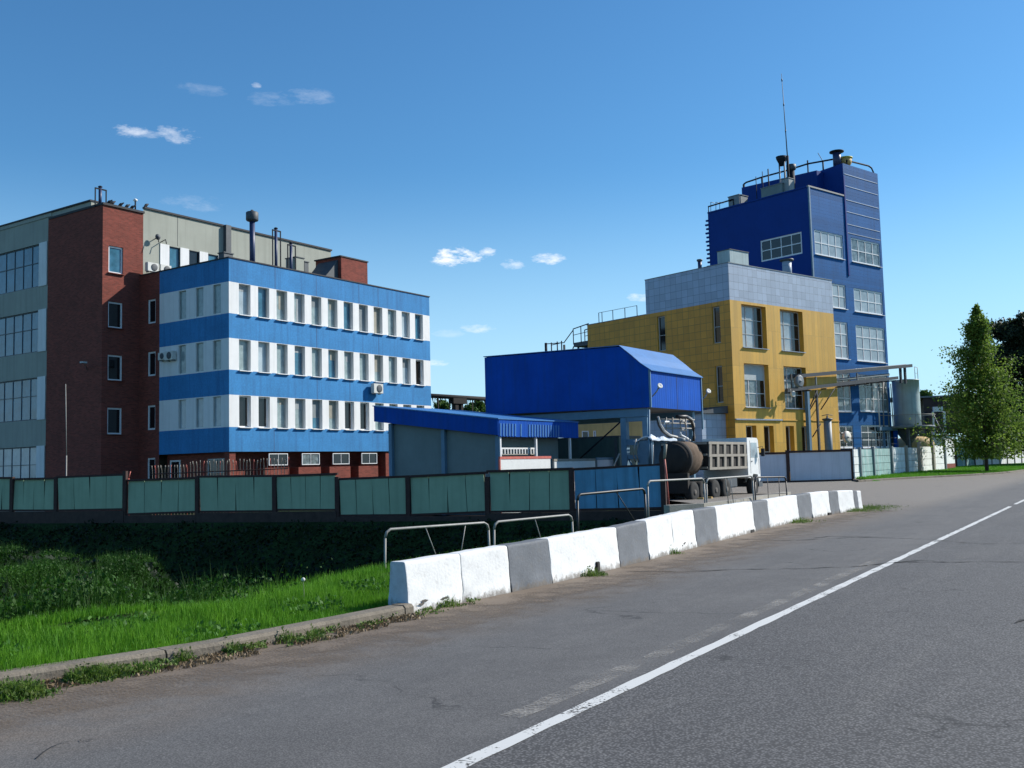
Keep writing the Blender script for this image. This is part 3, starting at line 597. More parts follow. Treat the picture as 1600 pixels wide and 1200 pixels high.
# a lone seed head
tp = thing('dandelion', 'single pale dandelion seed head standing above the verge grass', 'dandelion', tuple(at(474, 935, 12.2).to_tuple()))
zz = terrain(np.array([tp.location.x]), np.array([tp.location.y]))[0]; tp.location.z = zz
mb = MB(); mb.tube([(0, 0, 0), (.01, 0, .15), (0, 0, .30)], .004, MATS['faded_red_paint'] if False else mat('stem', (.25, .30, .15), .7), 6); mb.build('stem', tp)
mb = MB(); mb.lathe([(0, -.025), (.018, -.018), (.026, 0), (.018, .018), (0, .025)], mat('seed_fluff', (.6, .6, .55), .9), (0, 0, .31), 10); mb.build('seed_head', tp)
def tree(name, px, Yd, zb, H, Wd, lab, leaf, lm=None, shape='cone', nl=30000, size=.16, crown_base=.08, trunk=.16, group=None, ntr=1, droop=.6, density=260, npx=None):
    b = at(px, 700, Yd); root = thing(name, lab, 'tree', (b.x, b.y, zb), 0, group)
    tb = MB(); lim = []; pts = []
    for t in range(ntr):
        ox = (t-(ntr-1)/2)*1.1; tp_ = [(ox, 0, -.3)]+[(ox*(1-.6*i/8)+rs.uniform(-.12, .12)*(i > 0), rs.uniform(-.12, .12), H*.96*i/8) for i in range(1, 9)]; tb.tube(tp_, trunk, M['bark'], 8, trunk*.15)
    nb = density; a_seed = rnd.uniform(0, 6)
    for i in range(nb):
        h = crown_base+(1-crown_base)*rs.uniform(0, 1)**(1.15 if shape == 'cone' else .8)
        if shape == 'cone': rad = (Wd/2)*min(1, (1-h)**1.0*1.7)*min(1, (h+.14)/.34)*(1+.28*math.sin(h*31+a_seed)*(h > .35))
        else: rad = (Wd/2)*math.sqrt(max(.02, 1-((h-.55)/.5)**2))
        a = rs.uniform(0, 6.283); rad *= rs.choice([rs.uniform(.35, .9), rs.uniform(.75, 1.3)])*(.86+.24*math.sin(3*a+h*9+a_seed)+.16*math.sin(7*a-h*23)); z0 = H*h-rad*.35
        p0 = np.array([0, 0, max(H*crown_base*.6, z0)]); tipz = z0+rad*(.65-droop*.5*rs.uniform(.4, 1.2)); p1 = np.array([math.cos(a)*rad, math.sin(a)*rad, tipz])
        mid = (p0+p1)/2+np.array([0, 0, rad*.18])
        if i % 3 == 0: tb.tube([tuple(p0), tuple(mid), tuple(p1)], .05*max(.3, rad/3), M['bark'], 5, .008)
        m_ = nl//nb; t = rs.uniform(.22, 1.0, m_)**.75; q = (1-t)[:, None]**2*p0+2*((1-t)*t)[:, None]*mid+(t**2)[:, None]*p1
        sp = .10+.22*rad/3*(.4+t); dz = rs.exponential(.30*droop+.02, m_)
        q += rs.normal(size=(m_, 3))*sp[:, None]; q[:, 2] -= dz; pts.append(q)
    P = np.concatenate(pts); P = P[P[:, 2] > H*crown_base*.5]
    tb.build('trunk', root); leaves('crown', P, size, leaf, root); return root
tree('birch_tree', 1540, 90, .3, 14.8, 8.8, 'tall green birch with drooping twigs on the grass before the white wall', LT, shape='cone', nl=38000, size=.15, crown_base=.13, trunk=.17, ntr=1, density=330, droop=1.0)
tree('dark_tree', 1608, 118, .4, 17.2, 9.5, 'dark purple-green broad tree behind the birch at the photo edge', LK, shape='round', nl=42000, size=.26, crown_base=.05, trunk=.3, density=220, droop=.3)
for i, (px, H, Wd, Y_, lab) in enumerate([(692, 12.2, 6, 150, 'far green treetop just right of the striped office building'), (722, 10.6, 5.5, 140, 'far yellowish treetop under the middle of the pipe gallery'), (750, 11.6, 6.0, 145, 'far dark green treetop against the blue canopy box'),
                                  (1450, 12.4, 3.4, 160, 'small rounded treetop above the brown far shed roof')]):
    tree('far_tree', px, Y_, -.4, H, Wd, lab, LF, shape='round', nl=5000, size=.38, density=60, crown_base=.1, trunk=.2, group='trees far behind the factory')
# ================================================================== THINGS
def post_rail(mb, a, b, h, mt, r=.025, n=3, mid=True):
    a = Vector(a); b = Vector(b)
    mb.tube([a+Vector((0, 0, h)), b+Vector((0, 0, h))], r, mt, 6)
    if mid: mb.tube([a+Vector((0, 0, h*.5)), b+Vector((0, 0, h*.5))], r*.7, mt, 6)
    for i in range(n):
        p = a+(b-a)*(i/(n-1)); mb.tube([p, p+Vector((0, 0, h))], r, mt, 6)
# ---------------------------------------------------------- striped office building (A)
A = Frame(357.5, 403, 59, 34.26); W = 8.62; LA = 18.87; TOP = 14.5
bA = thing('office_building', 'four storey office building with blue and white painted bands and narrow windows', 'building', A.o, A.rz)
rows = [(11.18, 13.08), (7.81, 9.70), (4.42, 6.33)]
def bands(lo, hi): return [(lo, 4.42, M['blue']), (4.42, 6.33, M['white']), (6.33, 7.81, M['blue']), (7.81, 9.70, M['white']), (9.70, 11.18, M['blue']), (11.18, 13.08, M['white']), (13.08, hi, M['blue'])]
opR = [(.75+1.493*k, .75+1.493*k+.90, z0, z1-.02) for z0, z1 in rows for k in range(12)]
opL = [(u, u+.72, z0+.08, z1-.06) for z0, z1 in rows for u in (.72, 2.32, 3.95)]
SPL = 6.55                                            # where the painted part ends and brick begins on the left face
mb = MB()
facade(mb, 'R', 0, 0, LA, bands(2.97, TOP), opR, .33, M['white']); facade(mb, 'L', 0, 0, SPL, bands(2.97, TOP), opL, .16, M['white'])
for x0, x1, y in ((LA, LA, 0),):
    mb.poly([(LA, 0, 2.97), (LA, W, 2.97), (LA, W, TOP), (LA, 0, TOP)], M['blue'])
mb.poly([(0, 0, 2.97), (0, SPL, 2.97), (LA, SPL, 2.97), (LA, 0, 2.97)], M['blue']); mb.poly([(.2, .2, TOP-.35), (LA-.2, .2, TOP-.35), (LA-.2, W, TOP-.35), (.2, W, TOP-.35)], M['roof'])
mb.build('wall', bA)
for x, z0, z1 in ((7.15, 6.34, 7.8), (7.15, 9.71, 11.17), (13.15, 9.71, 11.17), (7.15, 13.1, TOP), (10.2, 6.34, 7.8), (13.15, 13.1, TOP), (3.45, 2.98, 4.4), (3.6, 13.1, TOP), (11.2, 13.1, TOP)):
    mb = MB(); mb.box(x, x+.045, -.004, 0, z0, z1, M['joint']); mb.build('wall_joint', bA)
gi = 0
for z0, z1 in rows:
    for k in range(12):
        u0 = .75+1.493*k
        dark = (z0 < 5 and k in (0, 1, 6, 7)) or (z0 < 8 and z0 > 7 and k == 11)
        g = GL['dark'] if dark else [GL['curt'], GL['sky'], GL['curt'], GL['pale']][rnd.randrange(4)]
        wn = window(bA, 'R', 0, u0, u0+.9, z0, z1-.02, .27, 1, 1, M['framegrey'] if not dark else M['frame'], g, .05 if not dark else .08, sill=M['frame'])
        if not dark and rnd.random() < .5:
            dp = rnd.choice([.35, .6, 1.1, 1.75]); s1 = rnd.choice([.08, .08, .4]); mb = MB(); mb.fb('R', 0, u0+s1, u0+.84, z1-.08-dp, z1-.09, -.27+.013, -.27+.02, mat('curtain_'+['white', 'grey', 'cream'][(k+gi) % 3], [(.30, .33, .34), (.20, .23, .24), (.30, .29, .24)][(k+gi) % 3], .9, .15, 3, streak=.4)); mb.build('curtain', wn)
for z0, z1 in rows:
    for j, u in enumerate((.72, 2.32, 3.95)):
        g = GL['curt'] if z0 > 5 else GL['pale']
        window(bA, 'L', 0, u, u+.72, z0+.08, z1-.06, .14, 1, 1, M['framegrey'], g, .03)
mb = MB()   # roof edge flashing
mb.box(-.05, LA+.05, -.05, .12, TOP, TOP+.07, M['roof']); mb.box(-.05, .12, .12, W-.05, TOP, TOP+.07, M['roof']); mb.box(LA-.1, LA+.05, .12, W-.1, TOP, TOP+.07, M['roof']); mb.build('roof_edge', bA)
# brick stair part on the left face
opb = [(6.95, 7.75, z, z+1.55) for z in (11.3, 7.95, 4.55, 1.25)]
mb = MB(); facade(mb, 'L', 0, SPL, W, [(-.6, TOP, M['brick'])], opb, .18, M['brick']); mb.build('brick_wall', bA)
for a, b, z0, z1 in opb: window(bA, 'L', 0, a, b, z0, z1, .12, 1, 1, M['frame'], GL['dark'], .11)
# recessed brick ground floor
mb = MB(); gR = [(3.2+k*2.75, 5.0+k*2.75, 2.0, 2.75) for k in range(4)]
facade(mb, 'R', .9, .9, LA-.5, [(-.6, 2.97, M['brick'])], [], .1, M['brick'])
for k in range(5):
    x0 = 2.85+k*2.75; mb.box(x0, x0+1.95 if k < 4 else x0+2.2, .12, .88, -.6, 1.98 if k < 4 else 2.9, M['brick'])
mb.box(.1, .55, .1, .55, -.6, 2.96, M['brick'])
facade(mb, 'L', .6, .9, SPL, [(-.6, 2.97, M['brick'])], [], .1, M['brick']); mb.build('ground_floor_wall', bA)
for a, b, z0, z1 in gR:
    mb = MB(); window(bA, 'R', .12, a-.1, b-.35, z0+.12, z1+.1, -.0, 2, 1, M['frame'], GL['dark'] if a != gR[1][0] else GL['grid'], .045)
window(bA, 'L', .6, 5.2, 6.2, .6, 2.6, -.0, 1, 1, M['frame'], GL['dark'], .1); window(bA, 'L', .6, 1.0, 2.6, -.3, 2.6, -.0, 2, 1, M['framegrey'], GL['dark'], .07, ndiv=[.72], name='door')
# brick chimney block on the roof and the sloping hood before it
xa, za = A.Rf(533, 401, 4.0); xb2, zb2 = A.Rf(574, 409, 4.0)
mb = MB(); mb.box(xa, xb2, 4.0, 6.6, TOP-.3, za, M['brick']); mb.box(xa-.12, xb2+.06, 3.94, 6.66, za, za+.09, M['roof']); mb.build('brick_chimney', bA)
mb = MB(); q0 = A.Rf(480, 421, 4.3); n_ = 8; top = [(q0[0]+(xa-.03-q0[0])*t/n_, TOP+.25+(za-.2-TOP-.25)*(t/n_)**1.6) for t in range(n_+1)]
for (a, b), (c, d) in zip(top, top[1:]): mb.hexa([(a, 4.3, TOP-.3), (c, 4.3, TOP-.3), (c, 6.3, TOP-.3), (a, 6.3, TOP-.3), (a, 4.3, b), (c, 4.3, d), (c, 6.3, d), (a, 6.3, b)], M['steeldk'])
mb.build('roof_hood', bA)
# ---------------------------------------------------------- administrative building (B)
XB = -2.65; TB = 18.65; XW = XB+.25
bB = thing('administrative_building', 'grey rendered building with tall dark red brick stair tower, left of the striped block', 'building', A.w(XB, W), A.rz)
def BL(x, y): return x-XB, y-W
mb = MB(); opt = [(.42, 1.45, 14.42, 16.15), (.42, 1.45, 10.95, 12.6), (.42, 1.45, 7.65, 9.25), (.42, 1.45, 4.3, 5.95)]
facade(mb, 'R', 0, 0, 2.91, [(-.6, TB, M['brick'])], opt, .2, M['brick'])
facade(mb, 'L', 0, 0, 6.03, [(-.6, TB, M['brick'])], [], .2, M['brick'])
mb.poly([(0, 6.03, -.6), (.25, 6.03, -.6), (.25, 6.03, TB), (0, 6.03, TB)][::-1], M['brick']); mb.build('brick_tower', bB)
for i, (a, b, z0, z1) in enumerate(opt): window(bB, 'R', 0, a, b, z0, z1, .14, 1, 1, M['frame'], GL['sky'] if i == 0 else GL['dark'], .10, sill=M['brick'])
mb = MB(); LB_ = 17.0
opg = [(3.3+k*1.58+.62, 3.3+k*1.58+1.5, 14.9, 16.85) for k in range(8)]; ZB = lambda z: z
facade(mb, 'R', 0, 2.91, 20, [(-.6, 14.4, M['grey']), (14.4, 19.0, M['grey'])], [(a+1.0, b+1.0, c_, d_) for a, b, c_, d_ in opg], .15, M['grey'])
mb.poly([(20, 0, -.6), (20, 12, -.6), (20, 12, 19.0), (20, 0, 19.0)], M['grey'])
mb.poly([(.3, .1, 18.6), (20, .1, 18.6), (20, 30, 18.6), (.3, 30, 18.6)], M['roof']); mb.build('wall', bB)
for k, (a, b, c_, d_) in enumerate(opg):
    window(bB, 'R', 0, a+1.0, b+1.0, c_, d_, .12, 1, 1, M['framedark'], [GL['sky'], GL['dark'], GL['sky']][k % 3], .07)
for k in range(7): mb = MB(); mb.box(3.3+k*1.58+.88, 3.3+k*1.58+1.58, -.05, -.003, 14.88, 16.9, M['white']); mb.build('white_panel', bB)
mb = MB(); mb.box(2.95, 20.05, -.1, .15, 19.0, 19.12, M['roof']); mb.box(-.05, 2.95, -.1, .15, TB, TB+.14, M['roof']); mb.box(-.05, .15, .15, 5.95, TB, TB+.14, M['roof'])
mb.box(5.55, 5.58, -.006, 0, 16.95, 19, M['roof']); mb.box(9.4, 9.85, -.3, 0, 14.3, 19.1, M['steeldk']); mb.build('roof_edge', bB)
# big ribbon windows of the wing
ribs = [(14.43, 17.32), (10.05, 12.82), (5.55, 8.35), (1.0, 3.80)]; y0w = 6.03; opw = [(y0w+1.4, y0w+36, a, b) for a, b in ribs]; sl_ = [(y0w+.02, y0w+.45, a, b) for a, b in ribs]
mb = MB(); facade(mb, 'L', .25, y0w, y0w+40, [(-.6, 18.95, M['grey'])], opw+sl_, .18, M['grey'])
y_e = A.Lf(142.5, 312.5, XW)[0]-W
mb.box(.25+.001, 1.2, y_e, y0w-.001, 18.4, 19.2, M['grey']); mb.box(.2, 1.2, y0w, y0w+40, 18.95, 19.2, M['grey']); mb.box(.15, 1.3, y_e-.05, y0w+40, 19.2, 19.3, M['roof']); mb.build('wing_wall', bB)
for a, b in ribs:
    for j in range(4):
        u0 = y0w+1.4+j*8.6; window(bB, 'L', .25, u0, u0+8.6, a, b, .15, 8, 2, M['framedark'], GL['sky'] if a > 2 else GL['pale'], .07, ndiv=[.57])
    window(bB, 'L', .25, y0w+.02, y0w+.45, a, b, .15, 1, 2, M['framedark'], GL['grid'], .05)
for a, b in ribs: mb = MB(); mb.box(.19, .247, y0w+.46, y0w+1.39, a-.02, b+.02, M['white']); mb.build('white_panel', bB)
# lamp bracket and downpipe-like rod on the tower's dark face
tl = thing('wall_lamp', 'small lamp on a slanting arm on the dark brick wall', 'lamp', A.w(XB, A.Lf(136, 577, XB)[0], A.Lf(136, 577, XB)[1]), A.rz)
mb = MB(); mb.tube([(0, 0, 0), (-.5, -.55, .28), (-.7, -.75, .32)], .025, M['pipe'], 6); mb.build('arm', tl); mb = MB(); mb.box(-.95, -.6, -.95, -.7, .26, .36, M['framegrey']); mb.build('lamp_head', tl)
q = at(103.5, 745, 55.3); qt = at(101.5, 600, 55.3)
tp = thing('lightning_rod', 'thin pale rod standing upright behind the green fence before the brick tower', 'rod', (q.x, q.y, -.5)); mb = MB(); mb.tube([(0, 0, 0), (0, 0, 3.4)], .035, M['pipe'], 6); mb.build('lower_rod', tp)
mb = MB(); mb.tube([(0, 0, 3.4), (-.09, 0, qt.z+.5)], .022, M['pipe'], 6); mb.build('upper_rod', tp)
# ---------------------------------------------------------- rooftop equipment on A and B
def roof_gantry(px, py_top, y_off, face_off, lab, w_=.75, name='vent_gantry', base=None, hgt=None, pipes=1):
    x, z = A.Rf(px, py_top, y_off); zb = base; t = thing(name, lab, 'vent', A.w(x, y_off, zb), A.rz, 'framed vent pipes on the left roofs'); h = z-zb
    mb = MB()
    for s in (-1, 1): mb.box(s*w_-.03, s*w_+.03, -.03, .03, 0, h-.15, M['dark'])
    mb.box(-w_-.03, w_+.03, -.035, .035, h-.15, h-.07, M['dark']); mb.build('frame', t)
    mb = MB(); mb.tube([(0, .06, 0), (0, .06, h)], .10, M['bluedark'], 12); mb.build('pipe', t)
    mb = MB(); mb.lathe([(.10, 0), (.13, .02), (.13, .08), (.06, .12), (.02, .12)], M['dark'], (0, .06, h), 12); mb.build('cap', t); return t
roof_gantry(157.5, 293, W+.6, 0, 'framed dark vent pipe on the corner of the brick tower roof', .38, base=18.6)
roof_gantry(432, 358, 2.2, 0, 'taller framed vent pipe right of the capped chimney on the striped roof', .34, base=14.1)
roof_gantry(455.5, 381, 2.0, 0, 'shorter framed vent pipe at the grey wall end on the striped roof', .34, base=14.1)
x, z = A.Rf(394, 329, 1.5)
t = thing('vent_chimney', 'tall dark blue vent chimney with a wide drum cowl on the striped roof', 'chimney', A.w(x, 1.5, 14.1), A.rz); h = z-14.1
mb = MB(); mb.tube([(0, 0, 0), (0, 0, h-.6)], .17, M['bluedark'], 18); mb.build('pipe', t)
mb = MB(); mb.lathe([(.17, h-.74), (.36, h-.66), (.39, h-.60), (.39, h-.14), (.34, h-.1), (.12, h-.04), (.08, h+.04), (.0, h+.05)], M['steeldk'], n=20); mb.build('cowl', t, bevel=0)
# low boxes on the roof
def roof_box(frame, px0, px1, pyb, pyt, yo, lab, dep=.8, mt=None, zb=14.12, face='R', cat='vent box', name='roof_vent_box'):
    a, _ = frame.Rf(px0, pyb, yo); b, zt = frame.Rf(px1, pyt, yo); t = thing(name, lab, cat, frame.w((a+b)/2, yo, zb), frame.rz); w_ = (b-a)/2; h = zt-zb
    mb = MB(); mb.box(-w_, w_, 0, dep, .12, h-.06, mt or M['box']); mb.build('casing', t)
    mb = MB(); mb.box(-w_-.05, w_+.05, -.05, dep+.05, h-.06, h, M['steeldk']); mb.build('lid', t)
    mb = MB()
    for s in (-1, 1): mb.box(s*w_*.8-.04, s*w_*.8+.04, .05, dep-.05, 0, .12, M['dark'])
    mb.build('foot', t); return t
roof_box(A, 463, 475, 430, 403, 2.6, 'pale box behind the shorter framed vent on the striped roof', 1.0, M['grey'])
roof_box(A, 476, 482, 424, 409, 3.4, 'dark box left of the roof hood on the striped roof', .8, M['steeldk'])
roof_box(A, 350, 364, 403, 396, .9, 'small dark box at the near corner of the striped roof', .5, M['steeldk'])
# air conditioners
def aircon(loc, rz, lab, s=1.0):
    t = thing('air_conditioner', lab, 'air conditioner', loc, rz, 'outdoor air conditioning units')
    mb = MB(); mb.box(-.42*s, .42*s, -.34, -.04, 0, .58*s, M['acw']); mb.build('casing', t, bevel=.02)
    mb = MB(); mb.lathe([(.21*s, 0), (.235*s, -.02), (.21*s, -.03), (.02, -.022)], M['steeldk'], (.08, -.343, .29*s), 20, 'y'); mb.build('fan_grille', t)
    mb = MB(); mb.box(-.3, -.26, -.3, 0, -.06, 0, M['steel']); mb.box(.26, .3, -.3, 0, -.06, 0, M['steel']); mb.build('bracket', t); return t
xz = A.Rf(584, 613, 0); aircon(A.w(xz[0], -.12, xz[1]-.1), A.rz, 'pale air conditioner on the blue band of the striped building', 1.15)
yz = A.Lf(270, 563, 0); aircon(A.w(0, yz[0], yz[1]), A.rz-math.pi/2, 'air conditioner beside a small vent on the shaded white band', .95)
yz = A.Lf(259, 563, 0); aircon(A.w(0, yz[0], yz[1]), A.rz-math.pi/2, 'leftmost air conditioner on the shaded side of the striped building', .8)
for px, py, lab in ((239, 424, 'left air conditioner on the low roof under the grey wall'), (259, 426, 'right air conditioner on the low roof against the white wall panels')):
    xz = A.Rf(px, py, W-.8); t = aircon(A.w(xz[0], W-.5, 14.75), A.rz, lab, 1.0)
# wall bracket dish
xz = A.Rf(241, 374, W); t = thing('wall_bracket', 'dark bracket with a small dish on the grey wall', 'bracket', A.w(xz[0], W, xz[1]), A.rz)
mb = MB(); mb.tube([(0, 0, 0), (-.05, -.5, .1), (-.1, -.6, -.3)], .03, M['dark'], 6); mb.tube([(.5, 0, -.1), (.5, -.5, .0), (.5, -.6, -.3)], .03, M['dark'], 6); mb.build('arm', t); mb = MB(); mb.lathe([(.03, 0), (.16, .06), (.2, .13)], M['steeldk'], (0, -.5, .1), 14, 'y'); mb.build('dish', t)
# short mast and pigeons on the tower parapet
xz = A.Rf(213, 313, W); t = thing('roof_mast', 'short dark mast with a light top on the brick tower edge', 'mast', A.w(xz[0], W+.1, TB+.1), A.rz); mb = MB(); mb.tube([(0, 0, 0), (0, 0, .62)], .05, M['dark'], 8); mb.build('pole', t); mb = MB(); mb.lathe([(.05, .6), (.13, .66), (.13, .74), (.04, .8)], M['frame'], n=12); mb.build('head', t)
for i, (px, lab) in enumerate([(172, 'pigeon nearest the tower corner vent'), (177.5, 'second pigeon from the tower corner vent'), (190, 'pigeon third from the tower corner vent'), (200, 'pigeon midway between tower vent and short mast'), (208, 'pigeon just left of the short mast'), (229.5, 'lone pigeon right of the short mast')]):
    x, _ = A.Rf(px, 320, W); t = thing('pigeon', 'dark '+lab, 'bird', A.w(x, W+.02, (TB+.14 if x < .3 else 19.12)), A.rz+rnd.uniform(-1, 1), 'pigeons perched on the brick tower roof edge')
    mb = MB(); mb.lathe([(.01, -.20), (.04, -.12), (.085, -.02), (.10, .06), (.075, .13), (.045, .17), (.05, .21), (.035, .25), (.005, .29)], M['bird'], (0, 0, .14), 12, 'x'); o = mb.build('body', t); o.rotation_euler = (0, -.55, 0)
    mb = MB(); [mb.tube([(0, s*.03, 0), (0, s*.03, .09)], .012, M['bird'], 5) for s in (-1, 1)]; mb.build('leg', t)
# ---------------------------------------------------------- green fence
tf = thing('metal_fence', 'long leaning fence of green sheet panels with a blue end panel and dark posts', 'fence', FN.o, FN.rz)
def FL(px, py): return FN.Lf(px, py)
panels = [(-72, 18, 748, 748, 796, 796, 0), (20, 85, 750, 748.5, 796, 796, 0), (91, 192, 747, 743, 796, 794, 0), (199, 305, 752, 748, 802, 798, 0), (312, 426, 746, 745, 798, 797, 0), (432, 523, 745, 742, 795, 795, 0), (531, 634, 750, 746, 804, 803, 0), (641, 757, 746, 740, 803, 798, 0), (765, 889, 738, 734, 798, 796, 0), (897, 1033, 735, 727.5, 795, 792, 1)]
for px0, px1, t0, t1, b0, b1, bl in panels:
    ya, zta = FL(px0, t0); yb, ztb = FL(px1, t1); _, zba = FL(px0, b0); _, zbb = FL(px1, b1); mt = M['fblue'] if bl else M['fgreen']
    mb = MB(); k = 4 if px1 > 20 else 6; lean = rnd.uniform(-.04, .08)
    for i in range(k):
        s0, s1 = i/k+.004, (i+1)/k-.004; o_ = rnd.uniform(-.012, .012)
        y0, y1 = ya+(yb-ya)*s0, ya+(yb-ya)*s1; sk = rnd.uniform(-.02, .05)
        zb0, zb1, zt0, zt1 = zba+(zbb-zba)*s0, zba+(zbb-zba)*s1, zta+(ztb-zta)*s0, zta+(ztb-zta)*s1
        mb.hexa([(o_, y1-sk, zb1), (o_, y0-sk, zb0), (o_+.03, y0-sk, zb0), (o_+.03, y1-sk, zb1), (lean+o_, y1+sk, zt1), (lean+o_, y0+sk, zt0), (lean+o_+.03, y0+sk, zt0), (lean+o_+.03, y1+sk, zt1)], mt)
    mb.hexa([(.07, yb+.02, zbb), (.07, ya-.02, zba), (.10, ya-.02, zba), (.10, yb+.02, zbb), (.07+lean, yb+.02, ztb-.01), (.07+lean, ya-.02, zta-.01), (.10+lean, ya-.02, zta-.01), (.10+lean, yb+.02, ztb-.01)], M['rust'])  # dark backing sheet added so the seams read as shadow
    o = mb.build('fence_panel', tf)
    if bl: o['label'] = 'pale blue sheet panel with dark stains'
    mb = MB(); e = .14
    def bar(p, q, t=.05, zt=.09): mb.hexa([(-t+.02, q[0], q[1]), (-t+.02, p[0], p[1]), (t+.05, p[0], p[1]), (t+.05, q[0], q[1]), (-t+.02, q[0], q[1]+zt), (-t+.02, p[0], p[1]+zt), (t+.05, p[0], p[1]+zt), (t+.05, q[0], q[1]+zt)], M['rust'])
    bar((ya+e, zta-.01), (yb-e, ztb-.01), .045, .1); bar((ya+e, zba-.09), (yb-e, zbb-.09), .045, .09); mb.build('rail', tf)
for px in (19, 88, 195.5, 308.5, 429, 527, 637.5, 761, 893, 1036): 
    y, z = FL(px, 750); mb = MB(); zt = {195.5: FL(px, 736)[1], 893: FL(px, 731)[1], 1036: FL(px, 724)[1]}.get(px, FL(px, 745)[1]); mb.box(-.07, .09, y-.10, y+.10, -1.1, zt, M['rust']); mb.build('post', tf)
mb = MB()
for i, (px0, px1, t0, t1, b0, b1, bl) in enumerate(panels):
    ya, zba = FL(px0, b0); yb, zbb = FL(px1, b1); z = min(zba, zbb)-.10; mb.box(-.10-.004*i, .12, yb-.12, ya+.12, -1.5, z, M['fencebase'])
mb.box(-.1, .12, 40, 70, -1.5, 1.5, M['fgreen']); mb.build('plinth', tf)
# red lit stub and bent rods above the fence
y, z = FL(195, 748); t = thing('orange_pole', 'short bright orange pole stub at a fence post', 'pole', FN.w(.25, y, -1), FN.rz); mb = MB(); mb.tube([(0, 0, 0), (0, 0, z+1.0)], .055, M['redp'], 8); mb.build('shaft', t); mb = MB(); mb.tube([(0, 0, z+1.0), (.05, -.08, z+1.35)], .03, M['redp'], 6); mb.build('tip', t)
t = thing('bent_rod_barrier', 'row of bent rusty rods standing behind the green fence', 'barrier', FN.w(1.6, FL(420, 745)[0]), FN.rz); mb = MB(); ylen = FL(203, 745)[0]-FL(420, 745)[0]
for i in range(42):
    y = ylen*i/41; zt = 2.25+.12*rnd.random() if i < 30 else 2.15; b = .18*rnd.uniform(.4, 1.2)
    mb.tube([(0, y, -.5), (0, y, zt-.25), (-b*.4, y-.03, zt), (-b, y-.1, zt+.02), (-b-.05, y-.14, zt-.12)], .017, M['beige'] if i % 5 else M['redp'], 5)
mb.build('rod', t); mb = MB(); mb.tube([(0, 0, 1.85), (0, ylen, 1.75)], .03, M['rust'], 6); mb.build('rail', t)
# ---------------------------------------------------------- striped concrete barrier
TOPX = [(635, 880), (718, 864), (786, 851.5), (848, 842.5), (962, 824), (1005, 813.5), (1044, 804), (1083, 796), (1116, 790.5), (1176, 785), (1199, 781), (1246, 773), (1263, 770), (1293, 767), (1308, 766), (1334, 766.3), (1340, 766.6), (1346, 767)]
HT = []
for (px, py), b in zip(TOPX, bar_front): HT.append(at(px, py, b[1]+.06).z)
HT = [sum(HT[max(0, i-1):i+2])/len(HT[max(0, i-1):i+2]) for i in range(len(HT))]
names = {'W': ('white', M['barw']), 'G': ('grey', M['barg'])}
seq = 'WWGWGWWGWGWGWGWGW'
labs = ['white block with a cracked foot, first at the near end of the barrier', 'white block with a rubbed top, beside the nearest grey block', 'nearest and largest grey block of the barrier', 'long white block with a small black drain hole at its foot', 'grey block between the drain hole block and a jointed white pair',
        'near half of the jointed white pair behind the second grey block', 'far half of the jointed white pair with chipped lower edge', 'grey block just past the jointed white pair, third grey of the row', 'white block with a dark gap under its far foot, past the third grey', 'narrow fourth grey block in front of the truck',
        'white block with a smudged face and weeds at its far foot', 'narrow fifth grey block past the smudged white one', 'white block with a dark notch at its foot near the far end', 'sixth grey block with a thin black edge', 'last full white block at the far end, weeds before it', 'narrow grey stripe block in the end face of the barrier', 'thin white last piece closing the far end of the barrier']
